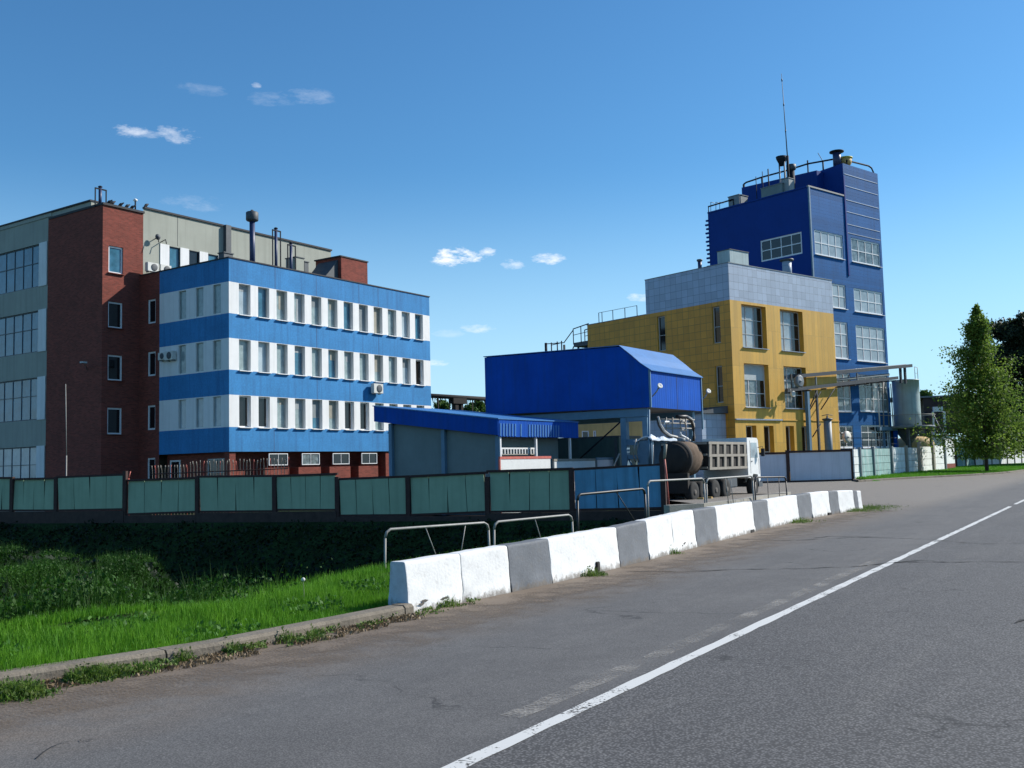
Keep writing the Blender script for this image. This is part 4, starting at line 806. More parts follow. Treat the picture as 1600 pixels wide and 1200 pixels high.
for i, cch in enumerate(seq):
    a = Vector((*bar_front[i], 0)); b = Vector((*bar_front[i+1], 0)); t = (b-a).normalized(); nn = Vector((-t.y, t.x, 0)); L = (b-a).length-.012; cn, mt = names[cch]
    th = thing('concrete_block', cn+' painted concrete '+labs[i].replace(cn+' ', '', 1), 'barrier block', a+t*.006, math.atan2(t.y, t.x), 'painted concrete blocks along the road')
    bm = bmesh.new(); h = HT[i]; tilt = (HT[i+1]-HT[i]);  nx = max(2, int(L/.12))
    prof = [(.0, -.02), (.004, .08), (.02, .14), (.053, h-.05), (.055, h-.03), (.062, h-.008), (.078, h), (.095, h+.001), (.25, h), (.27, h-.003), (.28, h-.02), (.33, .0), (.33, -.02)]
    sub = []
    for (y0, z0), (y1, z1) in zip(prof, prof[1:]):
        k = max(1, int(math.hypot(y1-y0, z1-z0)/.08))
        for j in range(k): sub.append((y0+(y1-y0)*j/k, z0+(z1-z0)*j/k))
    sub.append(prof[-1]); ringsv = []
    cols = sorted({0, .008/L, .03/L, 1-.03/L, 1-.008/L, 1}|{j/nx for j in range(1, nx)})
    for u in cols:
        ex = min(u, 1-u)*L; rr = .010*max(0, 1-ex/.012); ring = []
        for (y, z) in sub:
            cx, cz = y-.2, z-.3; f = 1-rr*2.2
            n1 = .006*math.sin(u*L*9+z*14+i*2)+.004*math.sin(u*L*23-z*31+i*5)
            chip = 0
            if z < .13 and y < .1: chip = max(0, math.sin(u*L*4.1+i*1.7)*math.sin(u*L*9.7+i))*.035
            ring.append(bm.verts.new((u*L, .2+cx*f+n1*.6+chip, max(-.02, .3+cz*f+tilt*u*max(0, (z-.1)/(h-.1))+n1*.4*(z > .4)))))
        ringsv.append(ring)
    for r0, r1 in zip(ringsv, ringsv[1:]):
        for j in range(len(r0)-1):
            f = bm.faces.new((r0[j], r1[j], r1[j+1], r0[j+1])); f.smooth = True
    bm.faces.new(ringsv[0]); bm.faces.new(ringsv[-1][::-1])
    bmesh.ops.recalc_face_normals(bm, faces=bm.faces)
    me = bpy.data.meshes.new('block'); bm.to_mesh(me); bm.free(); me.materials.append(mt); me.materials.append(M['barend'])
    o = bpy.data.objects.new('block', me); C.objects.link(o); o.parent = th
    if i == 0:
        for p in me.polygons:
            if p.normal.x < -.9: p.material_index = 1
    if i in (3, 8, 12):    # drain hole / undercut
        fx = .62 if i == 3 else .85
        mb = MB(); mb.box(L*fx, L*fx+(.10 if i == 3 else .3), -.012, .1, -.01, .17 if i == 3 else .07, M['grime_shade']); mb.build('drain_hole', th, bevel=.01)
    if i in (0, 6):
        for j in range(4):
            mb = MB(); x0 = L*rnd.uniform(.15, .8); z0 = rnd.uniform(.06, .15); q = [(x0+rnd.uniform(.02, .09)*math.cos(k*1.26), .018+z0*.12, z0+rnd.uniform(.008, .022)*math.sin(k*1.26)) for k in range(5)]; mb.poly([(p[0], p[1]-.022, p[2]) for p in q], M['chip']); mb.build('chipped_paint', th)
# ---------------------------------------------------------- pedestrian railings behind the barrier
def railing(p, q, ztop, zbot, lab, mt=None, braces=((.38, .55), (.72, .62)), r=.024, mid=None, close=(1, 1)):
    mt = mt or M['pipe']; a = Vector(p); b = Vector(q); L = (b-a).length; t = thing('pipe_railing', lab, 'railing', (a.x, a.y, zbot), math.atan2(b.y-a.y, b.x-a.x), 'bent pipe railings behind the barrier'); h = ztop-zbot; dz = b.z-a.z
    mb = MB(); c = .16; mb.tube([(.06, 0, h-c), (.10, 0, h-.05), (c+.04, 0, h), (L*.5, 0, h+dz*.5), (L-c-.04, 0, h+dz), (L-.10, 0, h-.05+dz), (L-.06, 0, h-c+dz)], r*1.15, mt, 8); mb.build('handrail', t)
    for x, e in ((.03, 0), (L-.03, dz)):
        mb = MB(); mb.tube([(x+.03*(1 if x < 1 else -1), 0, h-c+e), (x, 0, -.3)], r, mt, 8); mb.build('post', t)
    mb = MB()
    for u0, u1 in braces: mb.tube([(L*u0, 0, h+dz*u0), (L*u1, 0, h*.15)], r*.45, mt, 5)
    if mid: mb.tube([(0, 0, h*mid), (L, 0, h*mid+dz)], r*.6, mt, 6)
    if braces or mid: mb.build('brace', t)
    return t
p0 = at(598, 828, 20.0); p1 = at(766, 816, 22.3); p1b = at(769, 816, 22.35); p2 = at(896, 804, 24.6)
railing(p0, p1, p0.z, p0.z-1.0, 'nearest pale bent pipe railing standing in the dark ditch edge', braces=((.37, .5), (.75, .68)), mid=.22)
railing(p1b, p2, p1b.z, p1b.z-1.0, 'second pale pipe railing, right of the nearest one', braces=((.5, .62),))
a = at(900, 773, 29.0); b = at(1009, 763.5, 31.5); t = railing(a, b, a.z, a.z-1.2, 'black pipe railing in front of the blue fence panel', M['blackp'], braces=((.55, .85),), r=.035)
a = at(1010, 752, 31.6); b = at(1101, 747.5, 34.3); railing(a, b, a.z, -.1, 'grey pipe railing crossing the red pole', braces=(), r=.03)
a = at(1102, 748.5, 34.4); b = at(1177, 743.5, 37.0); railing(a, b, a.z, -.1, 'grey pipe railing in front of the truck wheels', braces=((.4, .45), (.5, .55)), r=.03)
a = at(1178, 746, 37.2); b = at(1229, 745, 39.0); railing(a, b, a.z, -.1, 'dark railing section at the far end below the pale gate', M['blackp'], braces=((.4, .4), (.75, .75)), r=.028, mid=.45)
a = at(1120, 745, 36); 
q0 = G(1046, 800, 0); t = thing('marker_pole', 'thin faded red pole crossing the grey railing beside the blue fence end', 'pole', (q0.x, q0.y, -.1)); qt = at(1040, 694, q0.y)
mb = MB(); mb.tube([(0, 0, 0), (-.06, 0, 1.35), (-.1, 0, 1.9)], .035, M['redp'], 8); mb.build('lower_pole', t); mb = MB(); mb.tube([(-.1, 0, 1.9), (qt.x-q0.x, 0, qt.z+.1)], .045, M['beige'], 8, .06); mb.build('upper_pole', t)
# low concrete curb wall behind the railings
mb = MB(); pts = [G(1046, 800, .05), G(1100, 797, .05), G(1150, 791, .05), G(1236, 776, .05)]
for a, b in zip(pts, pts[1:]):
    d = (b-a).normalized(); nn = Vector((-d.y, d.x, 0)); a2 = a+d*.01; b2 = b-d*.01
    mb.hexa([(a2.x, a2.y, -.3), (b2.x, b2.y, -.3), (b2.x+nn.x*.3, b2.y+nn.y*.3, -.3), (a2.x+nn.x*.3, a2.y+nn.y*.3, -.3), (a2.x, a2.y, .27), (b2.x, b2.y, .27), (b2.x+nn.x*.3, b2.y+nn.y*.3, .27), (a2.x+nn.x*.3, a2.y+nn.y*.3, .27)], M['concrete'])
t = mb.build('low_wall'); t['label'] = 'low bare concrete wall under the far railings'; t['category'] = 'wall'
# ---------------------------------------------------------- yellow production building (C)
CC = Frame(1137.5, 410, 80, 50.3); LC = 14.72; TC = 17.63
bC = thing('production_building', 'mustard yellow tiled building with a pale grey-blue clad top storey', 'building', CC.o, CC.rz)
opR = [(1.46, 4.72, 10.86, 14.4), (6.68, 9.95, 10.86, 14.4), (1.46, 4.72, 5.98, 9.55), (6.82, 10.03, 5.98, 9.55)]
gx_ = [(1166, 1177), (1194, 1204), (1228, 1236), (1253, 1261)]
grd = []
for a, b in gx_:
    u0, _ = CC.Rf(a, 680, 0); u1, _ = CC.Rf(b, 680, 0); grd.append((u0, u1+.45, .6, 4.5))
mb = MB(); facade(mb, 'R', 0, 0, LC, [(-.5, 14.62, M['yellowr']), (14.62, TC, M['silver'])], opR+grd, .55, M['yplain'])
mb.build('front_wall', bC)
opL = [(1.05, 1.85, 11.25, 14.25), (1.05, 1.78, 6.4, 9.4), (6.95, 7.85, 11.25, 14.25), (9.2, 10.1, 9.9, 11.2)]
mb = MB(); facade(mb, 'L', 0, 0, 9.07, [(-.5, 14.62, M['yellow']), (14.62, TC, M['silver'])], opL[:3], .3, M['yplain'])
mb.poly([(0, 9.07, 14.62), (LC, 9.07, 14.62), (LC, 9.07, TC), (0, 9.07, TC)], M['silver']); mb.build('side_wall', bC)
mb = MB(); facade(mb, 'L', 0, 9.07, 16.5, [(-.5, 14.60, M['yellow'])], opL[3:], .3, M['yplain']); mb.poly([(0, 16.5, -.5), (0, 16.5, 14.6), (LC, 16.5, 14.6), (LC, 16.5, -.5)], M['yellow'])
mb.poly([(0, 9.07, 14.55), (LC, 9.07, 14.55), (LC, 16.5, 14.55), (0, 16.5, 14.55)], M['roof']); mb.build('annex_wall', bC)
mb = MB(); mb.poly([(.1, .1, TC-.3), (LC, .1, TC-.3), (LC, 9, TC-.3), (.1, 9, TC-.3)], M['roof']); mb.poly([(LC, 0, -.5), (LC, 9.07, -.5), (LC, 9.07, TC), (LC, 0, TC)], M['yellow']); mb.build('roof', bC)
mb = MB(); mb.box(-.04, LC+.04, -.04, .1, TC, TC+.06, M['steel']); mb.box(-.04, .1, .1, 9.1, TC, TC+.06, M['steel']); mb.box(.1, LC, 9.0, 9.1, TC, TC+.06, M['steel']); mb.box(-.04, .1, 9.12, 16.55, 14.6, 14.66, M['steel']); mb.build('roof_edge', bC)
mb = MB(); mb.box(.05, 6.2, -.12, -.002, 4.93, 5.04, M['silver']); mb.box(6.35, LC, -.06, -.002, 4.93, 5.0, M['yplain']); mb.build('ledge', bC)
for i, (a, b, z0, z1) in enumerate(opR):
    g = [GL['pale'], GL['pale'], GL['grid'], GL['grid']][i]
    wn = window(bC, 'R', 0, a, b, z0, z1, .5, 3, 3 if i != 9 else 2, M['framegrey'] if i < 2 else M['frame'], g, .09, sill=M['silver'])
    mb = MB(); mb.fb('R', 0, b-1.02, b-.1, z0+.1, z1-.1, -.5+.015, -.5+.04, GL['dark']); mb.build('dark_pane', wn)
    if i == 2: mb = MB(); mb.fb('R', 0, a+.1, b-.1, z1-1.3, z1-.1, -.43, -.415, mat('blind', (.42, .47, .48), .8)); mb.build('blind', wn)
for a, b, z0, z1 in grd: window(bC, 'R', 0, a, b, z0, z1, .5, 1, 2, M['frame'], GL['dark'], .08, ndiv=[.45])
for a, b, z0, z1 in opL: window(bC, 'L', 0, a, b, z0, z1, .25, 1, 2, M['framegrey'], GL['dark'], .08, ndiv=[.45])
# low grey annexe on the left side
nx_, nz1 = CC.Lf(1095, 690, -1.2); tz = CC.Lf(1135, 636, -1.2)[1]
t = thing('side_shed', 'low pale blue-grey shed with dark sloping roof against the yellow wall', 'shed', CC.w(-3.0, 0.9, 0), CC.rz)
mb = MB(); mb.box(.0, 2.98, .0, 12.0, -.5, 5.45, M['silver']); mb.build('wall', t); mb = MB(); mb.hexa([(-.25, -.25, 5.45), (3.0, -.25, 5.5), (3.0, 12.3, 5.5), (-.25, 12.3, 5.45), (-.25, -.25, 5.62), (3.0, -.25, 6.1), (3.0, 12.3, 6.1), (-.25, 12.3, 5.62)], M['steeldk']); mb.build('roof', t)
# roof rails, vents
t = thing('roof_railing', 'thin railing on the lower yellow annex roof', 'railing', CC.w(.2, 9.4, 14.6), CC.rz); mb = MB()
ys = [CC.Lf(px, 505, .2)[0]-9.4 for px in (936, 941, 958, 977, 996)]
for y in ys: mb.tube([(0, y, 0), (0, y, 1.0)], .035, M['steeldk'], 6)
mb.tube([(0, ys[0], 1.0), (0, ys[-1], 1.0)], .022, M['pipe'], 6); mb.build('rail', t)
t = thing('roof_stair', 'dark steel landing with handrails at the end of the yellow annex', 'stair', CC.w(.2, 16.52, 0), CC.rz); mb = MB()
yl, zl = CC.Lf(896, 530, .2); yl -= 16.52; zt = CC.Lf(896, 514, .2)[1]; mb.box(0, 1.6, .0, yl, zl-.75, zl-.35, M['steeldk']); mb.build('landing', t)
mb = MB(); 
for x in (0, 1.5):
    mb.tube([(x, 0, zt+.25), (x, yl, zt)], .05, M['dark'], 6); mb.tube([(x, 0, (zt+zl)/2), (x, yl, (zt+zl)/2-.1)], .03, M['dark'], 6)
    for k in (0.02, .5, 1): mb.tube([(x, yl*k, zl-.5), (x, yl*k, zt+.25*(1-k))], .045, M['dark'], 6)
mb.build('handrail', t)
mb = MB(); y2, z2 = CC.Lf(882, 541, .2); y2 -= 16.52; mb.tube([(0, yl, zt-.1), (0, y2, z2+.4)], .045, M['dark'], 6); mb.tube([(0, yl, zl-.7), (0, yl+.4, zl-1.4), (0, y2, z2-.4), (0, y2-.1, z2-.8)], .06, M['dark'], 6); mb.tube([(0, .4, zl-.8), (0, .6, zl-1.6), (0, 1.1, zl-2.0)], .07, M['dark'], 6); mb.tube([(0, 0, zl-1.9), (0, 1.2, zl-1.9)], .04, M['dark'], 6)
y3, z3 = CC.Lf(853, 539, .2); y3 -= 16.52; mb.tube([(0, y2, z2+.35), (0, y3, z3+.1)], .045, M['dark'], 6); mb.tube([(0, y3, z3+.2), (0, y3, z3-2)], .13, M['dark'], 8)
for k in (.3, .62, .85): mb.tube([(0, y3+(y2-y3)*k, z3-2), (0, y3+(y2-y3)*k, z3+.15)], .06, M['dark'], 6)
mb.tube([(0, y3+(y2-y3)*.3, z3-.1), (0, y3+(y2-y3)*.75, z3-.05)], .04, M['dark'], 6); mb.box(0, 1.5, y3, y2, z3-1.4, z3-1.1, M['steeldk'])
for k in (0, .5): mb.box(.6, .75, yl+(y3-yl)*k, yl+(y3-yl)*k+.15, 0, zl-.7-(zl-z3-.7)*k*1.5, M['steeldk'])
mb.build('stair_frame', t)
def vent(frame, px, pyb, pyt, yo, r, lab, zb, cap=True, mt=None, group=None):
    x, z = frame.Rf(px, pyt, yo); t = thing('roof_vent', lab, 'vent', frame.w(x, yo, zb), frame.rz, group); h = z-zb
    mb = MB(); mb.tube([(0, 0, 0), (0, 0, h-.15)], r, mt or M['bluedark'], 14); mb.build('pipe', t)
    mb = MB(); mb.lathe([(r, h-.22), (r*1.5, h-.15), (r*1.5, h-.03), (r*.4, h)], M['steeldk'], n=14); mb.build('cap', t); return t
vent(CC, 1093, 420, 405, 3.2, .16, 'slim dark vent pipe on the left roof edge of the grey top storey', TC-.3)
x, z = CC.Rf(1228, 405, 1.0); vent(CC, 1229, 425, 405, 1.0, .40, 'stubby round vent before the blue tower on the grey roof', TC-.3, mt=M['silver'])
roof_box(CC, 1141, 1169, 414, 394, 1.4, 'pale curved box vent on the front roof of the yellow building', 1.3, M['tankm'], zb=TC-.3)
# ---------------------------------------------------------- blue tower (D)
SD = 1.3; xd = CC.Rf(1263, 296, SD)[0]; xs = CC.Rf(1319, 300, SD)[0]; xe = CC.Rf(1371, 270.5, SD)[0]; z1 = CC.Rf(1263, 292, SD)[1]; z2 = CC.Rf(1314, 254, SD)[1]
yl = CC.Lf(1106, 335, xd)[0]-SD; L1_ = xs-xd; L2_ = xe-xd
bD = thing('tower_building', 'tall dark blue panelled tower with stepped roof and grid windows', 'building', CC.w(xd, SD), CC.rz)
def DR(px, py): a, b = CC.Rf(px, py, SD); return a-xd, b
def DL(px, py): a, b = CC.Lf(px, py, xd); return a-SD, b
cols2 = (DR(1331, 400)[0], DR(1375.5, 400)[0]); cols1 = (DR(1273, 380)[0], DR(1317.5, 380)[0])
zr = [(DR(1331, 371)[1], DR(1333, 409)[1]), (DR(1336, 450)[1], DR(1338, 487)[1]), (DR(1340, 508)[1], DR(1343, 564)[1]), (DR(1345, 585)[1], DR(1347, 643)[1]), (DR(1345, 664)[1], DR(1347, 700)[1])]
zr1 = [(DR(1272, 358)[1], DR(1274, 397)[1]), (DR(1304, 443)[1], DR(1305, 481)[1]), (DR(1306, 502)[1], DR(1307, 560)[1]), (DR(1308, 582)[1], DR(1309, 643)[1]), (DR(1310, 665)[1], DR(1312, 700)[1])]
op = [(cols2[0], cols2[1], b, a) for a, b in zr]+[(cols1[0], cols1[1], b, a) for a, b in zr1[:1]]+[(cols1[1]-3.2, cols1[1], b, a) for a, b in zr1[1:]]
mb = MB(); facade(mb, 'R', 0, 0, L2_, [(-.5, z1, M['towerb'])], op, .16, M['towerb']); facade(mb, 'R', 0, L1_, L2_, [(z1, z2, M['towerb'])], [], .1, M['towerb']); mb.build('front_wall', bD)
lw = (DL(1253, 380)[0], DL(1188, 385)[0], DL(1220, 403)[1], DL(1220, 369)[1])
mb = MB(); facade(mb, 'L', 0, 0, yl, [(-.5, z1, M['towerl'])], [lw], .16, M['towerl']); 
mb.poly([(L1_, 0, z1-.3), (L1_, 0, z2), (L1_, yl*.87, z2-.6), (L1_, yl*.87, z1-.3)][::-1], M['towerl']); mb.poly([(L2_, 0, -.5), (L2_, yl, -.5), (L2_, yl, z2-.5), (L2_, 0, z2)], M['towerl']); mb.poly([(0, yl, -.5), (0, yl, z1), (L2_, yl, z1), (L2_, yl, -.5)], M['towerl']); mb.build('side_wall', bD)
mb = MB(); mb.poly([(0, 0, z1-.02), (L1_, 0, z1-.02), (L1_, yl, z1-.02), (0, yl, z1-.02)], M['roof']); mb.poly([(L1_, 0, z2-.02), (L2_, 0, z2-.02), (L2_, yl*.87, z2-.62), (L1_, yl*.87, z2-.62)], M['roof']); mb.box(L1_, L2_, yl*.87, yl*.87+.1, z1, z2-.62, M['towerl'])
mb.build('roof', bD)
mb = MB(); mb.box(-.08, L1_-.05, -.08, .1, z1, z1+.14, M['pipe']); mb.box(-.08, .1, .1, yl, z1, z1+.12, M['towerl']); mb.build('parapet_cap', bD)
mb = MB()   # raised blocks left on the main roof
_px = L1_-1.1; ya, _ = CC.Lf(1160, 320, xd+_px); yb, zb_ = CC.Lf(1163, 292, xd+_px); yc, zc_ = CC.Lf(1262, 270, xd+_px); ya -= SD; yc -= SD
mb.hexa([(_px, yc-1.0, z1-.1), (L1_-.01, yc-1.0, z1-.1), (L1_-.01, ya, z1-.1), (_px, ya, z1-.1), (_px, yc-1.0, zc_), (L1_-.01, yc-1.0, zc_), (L1_-.01, ya, zb_), (_px, ya, zb_)], M['towerl']); mb.build('penthouse', bD)
for z_ in [DR(1342, 279)[1], DR(1342, 297)[1], DR(1342, 318)[1], DR(1342, 336)[1], DR(1342, 355)[1], DR(1350, 372)[1]+.12]:
    mb = MB(); mb.box(L1_+.15, L2_-.2, -.035, -.002, z_, z_+.07, M['silver'] if z_ > 21 else M['tan']); mb.build('trim_strip', bD)
mb = MB(); mb.box(L1_-.12, L1_+.1, -.10, -.002, DR(1320, 430)[1], z1+2, M['towerl']); mb.build('drainpipe', bD)
mb = MB(); mb.box(-.12, .06, -.14, -.002, 14, z1-.05, M['tealpost']); mb.build('corner_trim', bD)
mb = MB()
for k in range(26): z_ = z1-.8-k*.42; mb.box(-.12, .1, yl-.02, yl+.22+.1*(k % 2), z_, z_+.16, M['towerl'])
mb.build('edge_bracket', bD)
for i, (a, b) in enumerate(zr):
    g = [GL['grid'], GL['pale'], GL['pale'], GL['grid'], GL['dark']][i]
    window(bD, 'R', 0, cols2[0], cols2[1], b, a, .12, 4, 2, M['frame'], g, .13, sill=M['frame'], ndiv=[.5] if i < 2 else [.35, .68])
for i, (a, b) in enumerate(zr1):
    u0 = cols1[0] if i == 0 else cols1[1]-3.2; window(bD, 'R', 0, u0, cols1[1], b, a, .12, 4 if i == 0 else 3, 2, M['frame'], [GL['pale'], GL['pale'], GL['pale'], GL['grid'], GL['dark']][i], .13, sill=M['frame'], ndiv=[.5] if i < 2 else [.35, .68])
window(bD, 'L', 0, lw[0], lw[1], lw[2], lw[3], .12, 4, 2, M['frame'], GL['dark'], .14, ndiv=[.5])
# tower roof equipment
def onroof(px, py, x): y, z = CC.Lf(px, py, xd+x); return y-SD, z
t = thing('roof_railing', 'long pipe railing running up the roof line of the blue tower', 'railing', CC.w(xd+L1_+.3, SD, 0), CC.rz); mb = MB(); pts = []
for px, py in ((1162, 288), (1166, 285), (1190, 277), (1227, 267), (1262, 256), (1301, 249)): y, z = onroof(px, py, L1_+.3); pts.append((0, y, z))
mb.tube(pts, .085, M['dark'], 6); mb.build('handrail', t); 
for i, e in ((0, .08), (2, .05), (3, .05), (4, .05)): mb = MB(); mb.box(-e, e, pts[i][1]-e, pts[i][1]+e, z1, pts[i][2]+(.35 if i == 4 else 0), M['dark']); mb.build('post', t)
t = thing('roof_railing', 'curved pipe railing on the highest right corner of the tower', 'railing', CC.w(xd, SD+.15, 0), CC.rz); mb = MB()
a = DR(1325, 250); b = DR(1362, 261); c = DR(1368, 267)
mb.tube([(a[0], 0, z2), (a[0], 0, a[1]), (b[0]-.3, 0, b[1]+.1), (b[0]+.2, 0, b[1]-.02), (c[0], 0, c[1]-.3), (c[0]-.05, 0, z2-.3)], .08, M['dark'], 6); mb.build('handrail', t)
t = thing('roof_railing', 'small guard hoop rail on the lowest left roof corner of the tower', 'railing', CC.w(xd+.2, SD, 0), CC.rz); mb = MB()
y0, za = onroof(1107, 327, .2); y1_, zb_ = onroof(1146, 319, .2); mb.tube([(0, y0, z1), (0, y0, z1+.75), (0, y1_, z1+.8), (0, y1_, z1)], .075, M['dark'], 6); mb.build('handrail', t)
mb = MB()
for px in (1110, 1118, 1124): y, z = onroof(px, 316, .2); mb.tube([(0, y, z1+.0), (0, y-.05, z), (.6, y, z)], .035, M['steel'], 6)
mb.build('ladder_hoop', t)
def tower_item(px, pyt, x, zb): y, z = onroof(px, pyt, x); return CC.w(xd+x, SD+y, zb), z-zb
p, h = tower_item(1221, 115, 2.0, z1); t = thing('radio_mast', 'very tall thin radio mast on the blue tower roof', 'mast', p, CC.rz)
px_b, _ = proj(p); dy = 0
yb_, zb2 = onroof(1232, 243, 2.0); yt_, zt2 = onroof(1221, 115, 2.0); d0 = yb_-(p-CC.w(xd+2.0, SD, z1)).dot(CC.e2)
y_t = 0.0; y_b = onroof(1233, 300, 2.0)[0]-onroof(1221, 115, 2.0)[0]
mb = MB(); mb.tube([(0, y_b, 0), (0, y_b, zb2-z1)], .13, M['dark'], 8); mb.build('base_tube', t); mb = MB(); mb.tube([(0, y_b, zb2-z1), (0, y_b*.5, (zb2-z1+h)/2), (0, 0, h)], .055, M['steeldk'], 6, .02)
for k in (.3, .62, .92): mb.tube([(0, y_b*(1-k), zb2-z1+(h-zb2+z1)*k-.12), (0, y_b*(1-k), zb2-z1+(h-zb2+z1)*k+.12)], .06, M['steeldk'], 6)
mb.build('whip', t)
p, h = tower_item(1221, 245, 3.2, z1); t = thing('roof_vent', 'twin-legged vent with flat dark head left of the radio mast', 'vent', p, CC.rz, 'vents on the blue tower roof'); mb = MB()
for s in (-.28, .28): mb.tube([(0, s, 0), (0, s, h-.5)], .08, M['steel'], 8)
mb.build('leg', t); mb = MB(); mb.lathe([(.2, h-.9), (.5, h-.25), (.55, h)], M['dark'], n=14); mb.build('head', t)
p, h = tower_item(1236, 257, 2.6, z1); t = thing('roof_vent', 'dark cylindrical vent just right of the radio mast', 'vent', p, CC.rz, 'vents on the blue tower roof'); mb = MB(); mb.tube([(0, 0, 0), (0, 0, h-.6)], .3, M['dark'], 12); mb.build('pipe', t); mb = MB(); mb.lathe([(.3, h-.6), (.44, h-.5), (.46, h-.05), (.3, h)], M['steeldk'], n=14); mb.build('head', t)
xq, zq = CC.Rf(1307, 235, SD+.8); t = thing('roof_vent', 'mushroom-capped vent on the highest roof corner of the tower', 'vent', CC.w(xq, SD+.8, z2-.1), CC.rz, 'vents on the blue tower roof'); h = zq-z2+.1
mb = MB(); mb.tube([(0, 0, 0), (0, 0, h-.15)], .38, M['bluedark'], 14); mb.build('pipe', t); mb = MB(); mb.lathe([(.3, h-.25), (.68, h-.2), (.68, h-.1), (.3, h)], M['dark'], n=16); mb.build('cap', t)
xq, zq = CC.Rf(1320, 246, SD+.6); t = thing('roof_tub', 'yellow-rimmed tub beside the mushroom vent on the tower', 'tub', CC.w(xq, SD+.6, z2-.02), CC.rz); mb = MB(); mb.lathe([(.35, 0), (.6, .35), (.65, .8)], M['tan'], n=16); mb.build('tub_body', t); mb = MB(); mb.lathe([(.6, .78), (.72, .82), (.72, .92), (.2, .98)], mat('yellow_green_rim', (.45, .42, .03), .6), n=16); mb.build('lid', t)
for (px, py, x, lab) in ((1191, 268, 3.0, 'slim short rod left on the tower roof line'), (1200, 264, 3.0, 'thicker short rod beside the slim one on the tower roof'), (1181, 276, 3.0, 'shortest rod at the left of the tower roof line')):
    p, h = tower_item(px, py, x, z1); t = thing('roof_rod', lab, 'rod', p, CC.rz, 'short rods on the tower roof'); mb = MB(); mb.tube([(0, 0, 0), (0, 0, h)], .06 if 'thick' in lab else .035, M['dark'], 6); mb.build('rod', t)
p, h = tower_item(1278, 239, L1_+.4, z1); t = thing('roof_antenna', 'small slanting whip aerial on the tower railing', 'antenna', p, CC.rz); yo = onroof(1286, 258, L1_+.4)[0]-onroof(1278, 239, L1_+.4)[0]; mb = MB(); mb.tube([(0, yo, h-1.8), (0, yo, h-.95), (0, 0, h)], .03, M['steeldk'], 6); mb.build('whip', t); mb = MB(); mb.tube([(0, yo, h-2.4), (0, yo, h-.9)], .08, M['dark'], 6); mb.build('base', t)
y, z = onroof(1145, 309, 1.0)
def box_on(loc, rz, sx, sy, sz, mt, lab, name, cat):
    t = thing(name, lab, cat, loc, rz); mb = MB(); mb.box(-sx/2, sx/2, -sy/2, sy/2, .1, sz-.06, mt); mb.build('casing', t, bevel=.02); mb = MB(); mb.box(-sx/2-.05, sx/2+.05, -sy/2-.05, sy/2+.05, sz-.06, sz, M['steel']); mb.build('lid', t); mb = MB(); mb.box(-sx/2+.05, sx/2-.05, -sy/2+.1, sy/2-.1, 0, .1, M['dark']); mb.build('base', t); return t
box_on(CC.w(xd+1.0, SD+onroof(1153, 309, 1.0)[0], z1), CC.rz, 1.4, 1.3, onroof(1153, 307, 1.0)[1]-z1, M['steel'], 'grey box unit on the lower left roof of the blue tower', 'roof_unit', 'roof unit')
box_on(CC.w(xd+.9, SD+onroof(1213, 290, .9)[0], z1), CC.rz, 1.6, 2.4, 1.1, M['teal'], 'low wide grey unit in the middle of the tower roof', 'roof_unit', 'roof unit')
box_on(CC.w(xd+.8, SD+onroof(1231, 285, .8)[0], z1), CC.rz, .9, .8, 1.5, M['box'], 'upright grey unit right of the low wide one on the tower', 'roof_unit', 'roof unit')
# ---------------------------------------------------------- blue box canopy (E) on steel legs
EE = Frame(1014.5, 577, 50, 34.26)
t = thing('blue_canopy', 'big bright blue sheet metal box raised on steel legs', 'canopy', EE.o, EE.rz)
zb0, ze, zr_, yr, yl_, LX = 4.44, 6.33, 7.62, 1.63, 10.13, 6.25
mb = MB(); prof = [(0, zb0), (0, ze), (.45, 6.62), (.9, 7.02), (yr, zr_), (yl_, zr_+.14), (yl_, zb0+.12)]
mb.poly([(0, y, z) for y, z in prof][::-1], M['deep']); mb.poly([(LX, y, z) for y, z in prof], M['deep']); mb.poly([(0, 0, zb0), (LX, 0, zb0), (LX, 0, ze), (0, 0, ze)], M['deep'])
mb.poly([(0, yl_, zb0+.12), (0, yl_, zr_+.14), (LX, yl_, zr_+.14), (LX, yl_, zb0+.12)], M['deep']); mb.poly([(0, 0, zb0), (0, yl_, zb0+.12), (LX, yl_, zb0+.12), (LX, 0, zb0)], M['steeldk']); mb.build('wall', t)
mb = MB(); rf = [(-.12, 6.27), (.45, 6.66), (.9, 7.06), (yr, zr_+.04), (yl_+.05, zr_+.18)]
for (a, b), (c, d) in zip(rf, rf[1:]): mb.hexa([(-.06, a, b), (LX+.06, a, b), (LX+.06, c, d), (-.06, c, d), (-.06, a, b+.035), (LX+.06, a, b+.035), (LX+.06, c, d+.035), (-.06, c, d+.035)], M['deeproof'])
mb.build('roof', t)
mb = MB(); mb.box(-.03, .04, -.05, .05, zb0, ze, M['tealpost']); mb.build('corner_trim', t); mb = MB(); mb.box(LX-.05, LX+.03, -.05, .03, zb0-1.0, ze, M['tealpost']); mb.build('corner_trim', t); mb = MB(); mb.box(LX/2-.01, LX/2+.01, -.012, 0, zb0, ze, M['steeldk']); mb.build('sheet_seam', t)
mb = MB(); mb.box(.2, .5, .3, yl_, zb0-.42, zb0-.02, M['tealpost']); mb.box(LX-.6, LX-.3, .3, yl_, zb0-.4, zb0-.02, M['tealpost']); mb.build('beam', t)
for x, y, w_ in ((.25, .35, .28), (.25, 1.55, .32), (LX-.5, .4, .22), (LX-.5, yl_-1, .25), (.3, yl_-.5, .25)):
    mb = MB(); mb.box(x, x+w_, y, y+w_, -.5, zb0-.43, M['tealpost']); mb.box(x-.08, x+w_+.08, y-.08, y+w_+.08, -.5, -.3, M['steel']); mb.build('leg', t)
